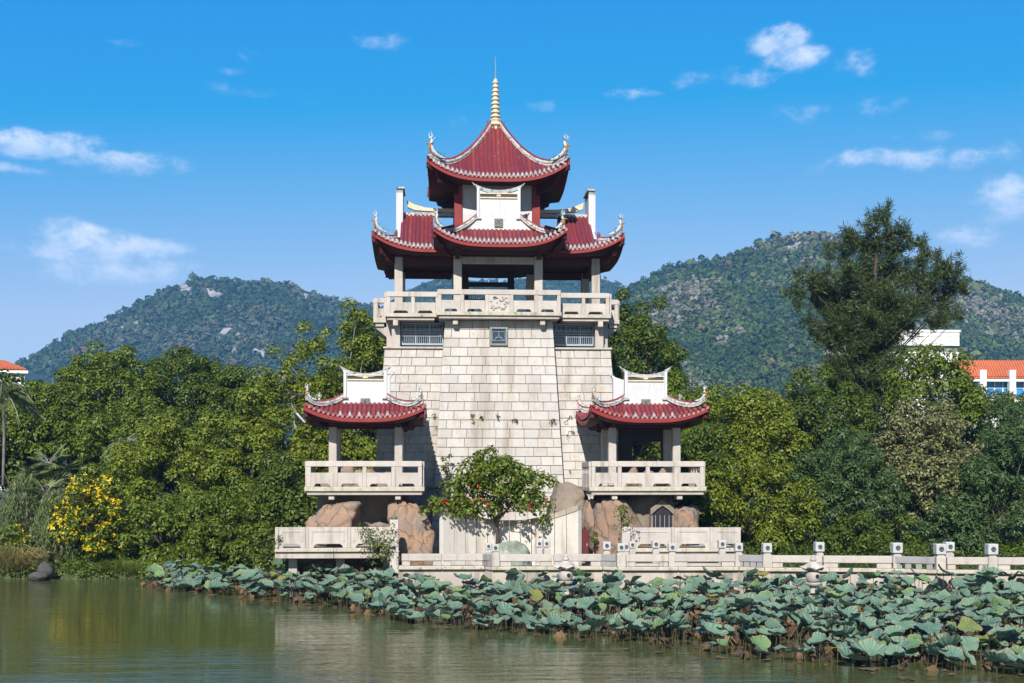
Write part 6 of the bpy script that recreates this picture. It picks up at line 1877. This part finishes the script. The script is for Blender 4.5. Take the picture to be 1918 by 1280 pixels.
# low plants that cover both banks
def ground_cover():
    r = np.random.default_rng(77); n = 2600
    x = np.where(r.random(n) < .5, r.uniform(-34, -6, n), r.uniform(12, 40, n))
    y = np.array([shore(a) for a in x]) + .1 + r.random(n) ** 1.6 * 9
    z = np.interp(y - np.array([shore(a) for a in x]), [0, .35, 1.6, 6, 20], [.0, .28, .55, .9, 1.6])
    h = r.uniform(.12, .55, n) * np.clip((y - np.array([shore(a) for a in x])) / 1.2, .35, 1.5)
    cen = np.stack([x, y, z + h], 1)
    v, f = cloud_leaves(r, cen, np.full(n, .42), 34, .17, .075, flat=.9)
    tag(link_mesh('ground_cover', np_mesh('ground_cover', v, f, LM['dark'])), 'low leafy plants covering the banks', None, None, 'stuff')
ground_cover()
# bare white branches beside the left pavilion roof
bb = P(556, 800, 2.0); t = thing('dead_branches', 'bare whitish dead branches reaching out left of the left pavilion roof', 'dead branch', tuple(bb))
M['dead'] = surf('bleached_wood', (.50, .48, .45), (.36, .34, .31), 6, .9, .2)
m = MB()
for pts in ([(566, 742, 4), (552, 738, 1), (540, 732, 0), (533, 729, -.3)], [(572, 790, 3), (556, 775, .5), (548, 762, .2), (546, 755, .1)], [(556, 775, .5), (566, 786, 0), (572, 792, -.2)], [(552, 738, 1), (545, 747, .6)]):
    m.tube([P(a, b, c) for a, b, c in pts], [.055, .045, .03, .012][:len(pts)] if len(pts) > 2 else [.03, .01], 5)
m.build('branch', M['dead'], t)
# ---------------------------------------------------------------- lotus
def lotus_mat(name, c1, c2, edge, rough=.55):
    c1, c2, edge = (tuple(x * (ALB + .05) for x in c) for c in (c1, c2, edge))
    m, nt, b = new_mat(name); L = nt.links.new
    tc = nt.nodes.new('ShaderNodeTexCoord'); sep = nt.nodes.new('ShaderNodeSeparateXYZ'); L(tc.outputs['UV'], sep.inputs[0])
    oi = nt.nodes.new('ShaderNodeObjectInfo')
    g = nt.nodes.new('ShaderNodeNewGeometry'); g.name = 'geo'
    rnd = nt.nodes.new('ShaderNodeMath'); rnd.operation = 'FRACT'
    ad = nt.nodes.new('ShaderNodeMath'); ad.operation = 'ADD'; L(oi.outputs['Random'], ad.inputs[0]); L(g.outputs['Random Per Island'], ad.inputs[1]); L(ad.outputs[0], rnd.inputs[0])
    col = mixc(nt, rnd.outputs[0], c1, c2)
    # radial veins: pale lines from the middle (u = angle 0..1, v = radius 0..1)
    w = nt.nodes.new('ShaderNodeMath'); w.operation = 'MULTIPLY'; w.inputs[1].default_value = 2 * math.pi * 18; L(sep.outputs[0], w.inputs[0])
    sn = nt.nodes.new('ShaderNodeMath'); sn.operation = 'SINE'; L(w.outputs[0], sn.inputs[0])
    col = mixc(nt, mrange(nt, sn.outputs[0], .6, 1.0, 0, .16), col, tuple(min(1, x * 1.6) for x in c2))
    col = mixc(nt, mrange(nt, ntex(nt, 4, 6, .75), .50, .72, 0, .6), col, tuple(x * .72 + .02 for x in c1))
    rim = nt.nodes.new('ShaderNodeMath'); rim.operation = 'ADD'; L(sep.outputs[1], rim.inputs[0]); L(mrange(nt, ntex(nt, 7, 4, .6), .3, .7, -.12, .10), rim.inputs[1])
    col = mixc(nt, mrange(nt, rim.outputs[0], .86, 1.0, 0, .85), col, edge)
    hub = mrange(nt, sep.outputs[1], .03, .07, 1, 0)
    col = mixc(nt, hub, col, (.30, .36, .14))
    L(col, b.inputs['Base Color']); b.inputs['Roughness'].default_value = rough; b.inputs['Specular IOR Level'].default_value = .25
    bp = nt.nodes.new('ShaderNodeBump'); bp.inputs['Strength'].default_value = .5; bp.inputs['Distance'].default_value = .02
    L(sn.outputs[0], bp.inputs['Height']); L(bp.outputs[0], b.inputs['Normal'])
    tr = nt.nodes.new('ShaderNodeBsdfTranslucent'); L(col, tr.inputs['Color'])
    mx = nt.nodes.new('ShaderNodeMixShader'); mx.inputs[0].default_value = .14
    L(b.outputs[0], mx.inputs[1]); L(tr.outputs[0], mx.inputs[2]); L(mx.outputs[0], nt.nodes['Material Output'].inputs['Surface'])
    return m
LO = {'green': lotus_mat('lotus_leaf_blue_green', (.088, .165, .115), (.145, .238, .152), (.22, .19, .12)),
      'fresh': lotus_mat('lotus_leaf_fresh', (.10, .19, .075), (.15, .245, .09), (.28, .24, .10)),
      'yellow': lotus_mat('lotus_leaf_yellowing', (.21, .195, .04), (.14, .18, .055), (.26, .14, .05)),
      'brown': lotus_mat('lotus_leaf_withered', (.095, .058, .030), (.24, .145, .07), (.10, .055, .03), .8),
      'dark': lotus_mat('lotus_leaf_dry_dark', (.050, .036, .022), (.10, .065, .035), (.03, .02, .015), .8)}
M['lotus_stem'] = surf('lotus_stem', (.075, .075, .028), (.085, .055, .028), 8, .8, .1)
def lotus_shape(seed, ns, nr, cup, wave, fold, crumple, r=1.0):
    """unit lotus leaf: round, cupped, wavy rim, slightly folded; returns verts, faces, uv per vertex"""
    rr = np.random.default_rng(seed); ph = rr.random(6) * 6.3
    V = [(0, 0, 0)]; UV = [(.5, 0)]
    for i in range(1, nr + 1):
        q = i / nr
        for k in range(ns):
            a = 2 * math.pi * k / ns
            rad = q * (1 + .08 * math.sin(3 * a + ph[0]) * q + .07 * math.sin(5 * a + ph[1]) * q + .03 * math.sin(11 * a + ph[4]) * q)
            x, y = math.cos(a) * rad, math.sin(a) * rad
            z = cup * q ** 1.7 + 1.55 * wave * q ** 2 * (math.sin(2 * a + ph[2]) + .6 * math.sin(5 * a + ph[3]) + .35 * math.sin(9 * a + ph[5])) + fold * abs(y) * q
            if crumple:
                n = noise.noise(Vector((x * 2.2 + seed, y * 2.2, 3.3))); z += crumple * n * q; x *= 1 - .35 * crumple * q * (1 + n); y *= 1 - .45 * crumple * q * (1 - n)
                pl_ = 1 + .30 * q * math.sin(7 * a + ph[2]) + .16 * q * math.sin(13 * a + ph[3])
                x *= .80 * pl_ * (1 - .35 * q * max(0, math.sin(a + ph[0]))); y *= .62 * pl_
                z -= crumple * (1.15 + .5 * n) * q ** 1.5 * (.62 + .38 * math.sin(a + ph[1])) - .22 * q * math.sin(5 * a + ph[4])
            V.append((x, y, z)); UV.append((k / ns, q))
    Fc = [(0, 1 + k, 1 + (k + 1) % ns) for k in range(ns)]
    for i in range(nr - 1):
        b = 1 + i * ns
        Fc += [(b + k, b + ns + k, b + ns + (k + 1) % ns, b + (k + 1) % ns) for k in range(ns)]
    return np.array(V), Fc, np.array(UV)
def leaf_mesh(name, shape, mat):
    V, Fc, UV = shape
    me = bpy.data.meshes.new(name); me.from_pydata(V.tolist(), [], Fc); me.materials.append(mat)
    uv = me.uv_layers.new(name='UVMap'); ns = max(f[2] for f in Fc if len(f) == 3)
    vi = np.zeros(len(me.loops), dtype=np.int32); me.loops.foreach_get('vertex_index', vi)
    u = UV[vi].copy()
    uv.data.foreach_set('uv', u.astype(np.float32).ravel())
    me.polygons.foreach_set('use_smooth', [True] * len(me.polygons)); me.update()
    return me
SH = {'cup': [lotus_shape(500 + k, 28, 5, .28 + .10 * (k % 3), .07, .10, 0) for k in range(5)],
      'flat': [lotus_shape(520 + k, 28, 5, .10, .085, .05, 0) for k in range(4)],
      'fold': [lotus_shape(540 + k, 28, 5, .12, .12, .55, 0) for k in range(4)],
      'wilt': [lotus_shape(560 + k, 30, 5, -.25, .12, .1, .75) for k in range(6)]}
SHL = {'cup': [lotus_shape(600 + k, 14, 3, .30, .08, .1, 0) for k in range(5)], 'flat': [lotus_shape(610 + k, 14, 3, .10, .09, .05, 0) for k in range(4)],
       'fold': [lotus_shape(620 + k, 14, 3, .12, .12, .55, 0) for k in range(4)], 'wilt': [lotus_shape(630 + k, 16, 3, -.25, .12, .1, .75) for k in range(6)]}
MESH = {}
def get_mesh(shape, i, col):
    k = (shape, i, col)
    if k not in MESH: MESH[k] = leaf_mesh('leaf_blade', SH[shape][i], LO[col])
    return MESH[k]
# outline of the bed: (photo column, row of its lower edge at the water) -> nearest depth for each column
edge_pts = [(262, 1100), (330, 1108), (420, 1118), (500, 1126), (600, 1134), (680, 1152), (760, 1168), (850, 1178), (950, 1186), (1050, 1194), (1150, 1206), (1250, 1220), (1350, 1232), (1450, 1241), (1550, 1246), (1650, 1255), (1800, 1262), (1918, 1266), (2100, 1274), (2400, 1284)]
def near_y(x):
    best = None; pts = []
    for (u, v) in edge_pts:
        d = ray(u, v); t = -H0 / d.z; pts.append((d.x * t, d.y * t - D0))
    xs_ = [p[0] for p in pts]; ys_ = [p[1] for p in pts]
    return float(np.interp(x, xs_, ys_)), xs_[0]
def far_y(x):
    if x < EP[0].x - .1: return -3.6 if x > lx0 else .9
    return edge_y(x) - .45
r = np.random.default_rng(900)
cands = []
xmin = near_y(0)[1]
x = xmin
sites = []
def try_site(x, y, rad, mind):
    for (a, b, c) in sites:
        if (a - x) ** 2 + (b - y) ** 2 < (mind * (rad + c)) ** 2: return False
    return True
tries = 0
while tries < 110000 and len(sites) < 3600:
    tries += 1
    x = r.uniform(xmin, 31); ny = near_y(x)[0]; fy = far_y(x)
    if x < lx0: fy = min(fy, ny + 4.5)
    if fy <= ny: continue
    y = ny + (fy - ny) * r.random()
    if r.random() > max(.28, (fy - ny) / 18): continue
    e = (y - ny)
    if e < 1.6 and r.random() < .45: continue
    rad = r.uniform(.17, .34) * (1.0 if r.random() < .8 else 1.25)
    # keep the lanterns free
    if try_site(x, y, rad, .36): sites.append((x, y, rad))
specs = []
for (x, y, rad) in sites:
    ny = near_y(x)[0]; e = y - ny
    h = r.uniform(.32, .92) * (.30 + .70 * min(1, e / 5.0)) + .06 + (.50 if x > EP[7].x else (.34 if x > EP[5].x else .12)) * max(0, 1 - (far_y(x) - y) / 3)
    c = r.random()
    if c < .55: col = 'green'
    elif c < .62: col = 'fresh'
    elif c < .64: col = 'yellow'
    elif c < .81: col = 'brown'
    else: col = 'dark'
    if col in ('brown', 'dark') : shp = 'wilt'; h *= r.uniform(.6, 1.0); rad *= .9
    else: shp = r.choice(['cup', 'cup', 'flat', 'fold'])
    tilt = abs(r.normal(.29, .27)) if shp != 'wilt' else r.uniform(.2, 1.1)
    az = r.normal(-math.pi / 2, 1.1) if r.random() < .6 else r.uniform(0, 2 * math.pi)     # many leaves lean to the sun
    spin = r.uniform(0, 6.28)
    specs.append((x, y, h, rad, col, shp, tilt, az, spin))
def basis(tilt, az, spin):
    n = Vector((math.sin(tilt) * math.cos(az), math.sin(tilt) * math.sin(az), math.cos(tilt)))
    q = Vector((0, 0, 1)).rotation_difference(n)
    return q.to_matrix() @ Matrix.Rotation(spin, 3, 'Z')
# the 300 that show largest become objects, the others one mesh
def size_seen(s):
    d = s[1] + D0; u = F * s[0] / d + 820
    return (s[3] / d) if -20 < u < 1960 else 0
specs.sort(key=lambda s: -size_seen(s))
cw_ = {'green': 'blue green', 'fresh': 'light green', 'yellow': 'yellowing', 'brown': 'withered brown', 'dark': 'dark dried up'}
sw_ = {'cup': 'cupped', 'flat': 'flat open', 'fold': 'folded', 'wilt': 'crumpled'}
def place_words(s):
    d = s[1] + D0; u = 820 + F * s[0] / d; e = s[1] - near_y(s[0])[0]
    zones = ((500, 'left of the raised terrace'), (745, 'below the left raised terrace'), (905, 'below the left low rail'), (1030, 'below the mossy mound'), (1105, 'beside the left round lantern'), (1200, 'below the red cabinet'), (1390, 'below the right raised terrace'), (1470, 'below the bridge start'), (1585, 'beside the right round lantern'), (1680, 'below the first bridge leg'), (1770, 'below the bridge bend'), (1850, 'below the two paired posts'), (9999, 'below the last bridge leg'))
    col_ = next(n for m_, n in zones if u < m_)
    row = 'at the waterline' if e < 1.7 else ('near the front' if e < 5 else ('amid the bed' if e < 9 else 'deep in'))
    return row, col_
N_OBJ = 300
stem_cache = {}
for s in specs[:N_OBJ]:
    x, y, h, rad, col, shp, tilt, az, spin = s
    me = get_mesh(shp, int(r.integers(0, len(SH[shp]))), col)
    row, cc_ = place_words(s)
    tl = '' if tilt < .35 else ('tilted forward ' if math.sin(az) < -.7 else ('turned away ' if math.sin(az) > .7 else ('leaning left ' if math.cos(az) < 0 else 'leaning right ')))
    sz = 'large ' if rad > .36 else ('small ' if rad < .27 else '')
    lab = f"{sz}{cw_[col]} {sw_[shp]} lotus leaf {tl}{row} {cc_}"
    if len(lab.split()) > 16: lab = lab.replace('large ', '').replace('small ', '')
    if len(lab.split()) > 16: lab = lab.replace(cw_[col] + ' ', cw_[col].split()[-1] + ' ', 1)
    o = link_mesh('lotus_leaf', me, None, (x, y, h))
    o.rotation_mode = 'QUATERNION'; o.rotation_quaternion = basis(tilt, az, spin).to_quaternion(); o.scale = (rad, rad, rad)
    tag(o, lab, 'lotus leaf', 'lotus leaves in the pond')
    # stem as a child, standing upright in the world
    wob = Vector((r.normal(0, .10), r.normal(0, .10), 0))
    Rm = basis(tilt, az, spin).inverted()
    loc = lambda p: tuple((Rm @ (Vector(p) - Vector((x, y, h)))) / rad)
    mb = MB(); mb.tube([loc((x, y, h - .004)), loc(Vector((x, y, h * .5)) + wob * .6), loc(Vector((x, y, -.35)) + wob)], [.014 / rad, .013 / rad, .013 / rad], 5)
    me2 = bpy.data.meshes.new('stem'); me2.from_pydata(mb.v, [], mb.f); me2.materials.append(M['lotus_stem'])
    so = bpy.data.objects.new('stem', me2); COL.objects.link(so); so.parent = o
# the rest: one mesh with five leaf materials, plus their stems and dry stalks
keys = ['green', 'fresh', 'yellow', 'brown', 'dark']
VV, TT, UU, MM = [], [], [], []; nv = 0
for s in specs[N_OBJ:]:
    x, y, h, rad, col, shp, tilt, az, spin = s
    V, Fc, UV = SHL[shp][int(r.integers(0, len(SHL[shp])))]
    B_ = np.array(basis(tilt, az, spin))
    W = (V * rad) @ B_.T + np.array([x, y, h])
    VV.append(W); UU.append(UV)
    for f in Fc: TT.append(tuple(nv + i for i in f)); MM.append(keys.index(col))
    nv += len(V)
VV = np.concatenate(VV); UU = np.concatenate(UU)
me = bpy.data.meshes.new('lotus_bed'); me.from_pydata(VV.tolist(), [], TT)
for k in keys: me.materials.append(LO[k])
me.polygons.foreach_set('material_index', MM); me.polygons.foreach_set('use_smooth', [True] * len(MM))
uv = me.uv_layers.new(name='UVMap'); vi = np.zeros(len(me.loops), dtype=np.int32); me.loops.foreach_get('vertex_index', vi); uv.data.foreach_set('uv', UU[vi].astype(np.float32).ravel())
me.update()
tag(link_mesh('lotus_bed', me), 'mass of further lotus leaves behind the nearer ones', None, None, 'stuff')
mb = MB()
for s in specs[N_OBJ:]:
    x, y, h = s[:3]; mb.tube([(x, y, h), (x + r.normal(0, .08), y + r.normal(0, .08), -.3)], .012, 4, cap=False)
for k in range(900):                                  # dry stalks, bent or broken
    i = int(r.integers(0, len(sites))); x, y, _ = sites[i]; x += r.normal(0, .5); y += r.normal(0, .5)
    if y > far_y(x) - .2: continue
    h = r.uniform(.15, .85); b = Vector((r.normal(0, .22), r.normal(0, .18), 0))
    mb.tube([(x, y, -.3), (x + b.x * .3, y + b.y * .3, h * .7), (x + b.x, y + b.y, h * r.uniform(.6, 1.05))], [.013, .011, .008], 4, cap=False)
tag(mb.build('lotus_stalks', M['lotus_stem']), 'thin green and dry lotus stalks under the leaves', None, None, 'stuff')
# floating dead scraps near the open water
V, Fn = [], 0
fl = MB()
for k in range(160):
    x = r.uniform(xmin, 30); y = near_y(x)[0] + r.normal(-.1, 1.0)
    if y > far_y(x) - .3: continue
    w = r.uniform(.06, .20); a = r.uniform(0, 6.28); pts = []
    for q in range(6):
        b = a + q * 1.047; rr_ = w * r.uniform(.5, 1.1); pts.append((x + math.cos(b) * rr_, y + math.sin(b) * rr_, .012 + r.uniform(0, .05)))
    fl.add(pts, [tuple(range(6))])
M['scrap'] = surf('dead_leaf_scrap', (.14, .085, .04), (.07, .05, .025), 6, .9, .1)
tag(fl.build('floating_leaf_scraps', M['scrap']), 'dead leaf scraps floating at the edge of the lotus', None, None, 'stuff')
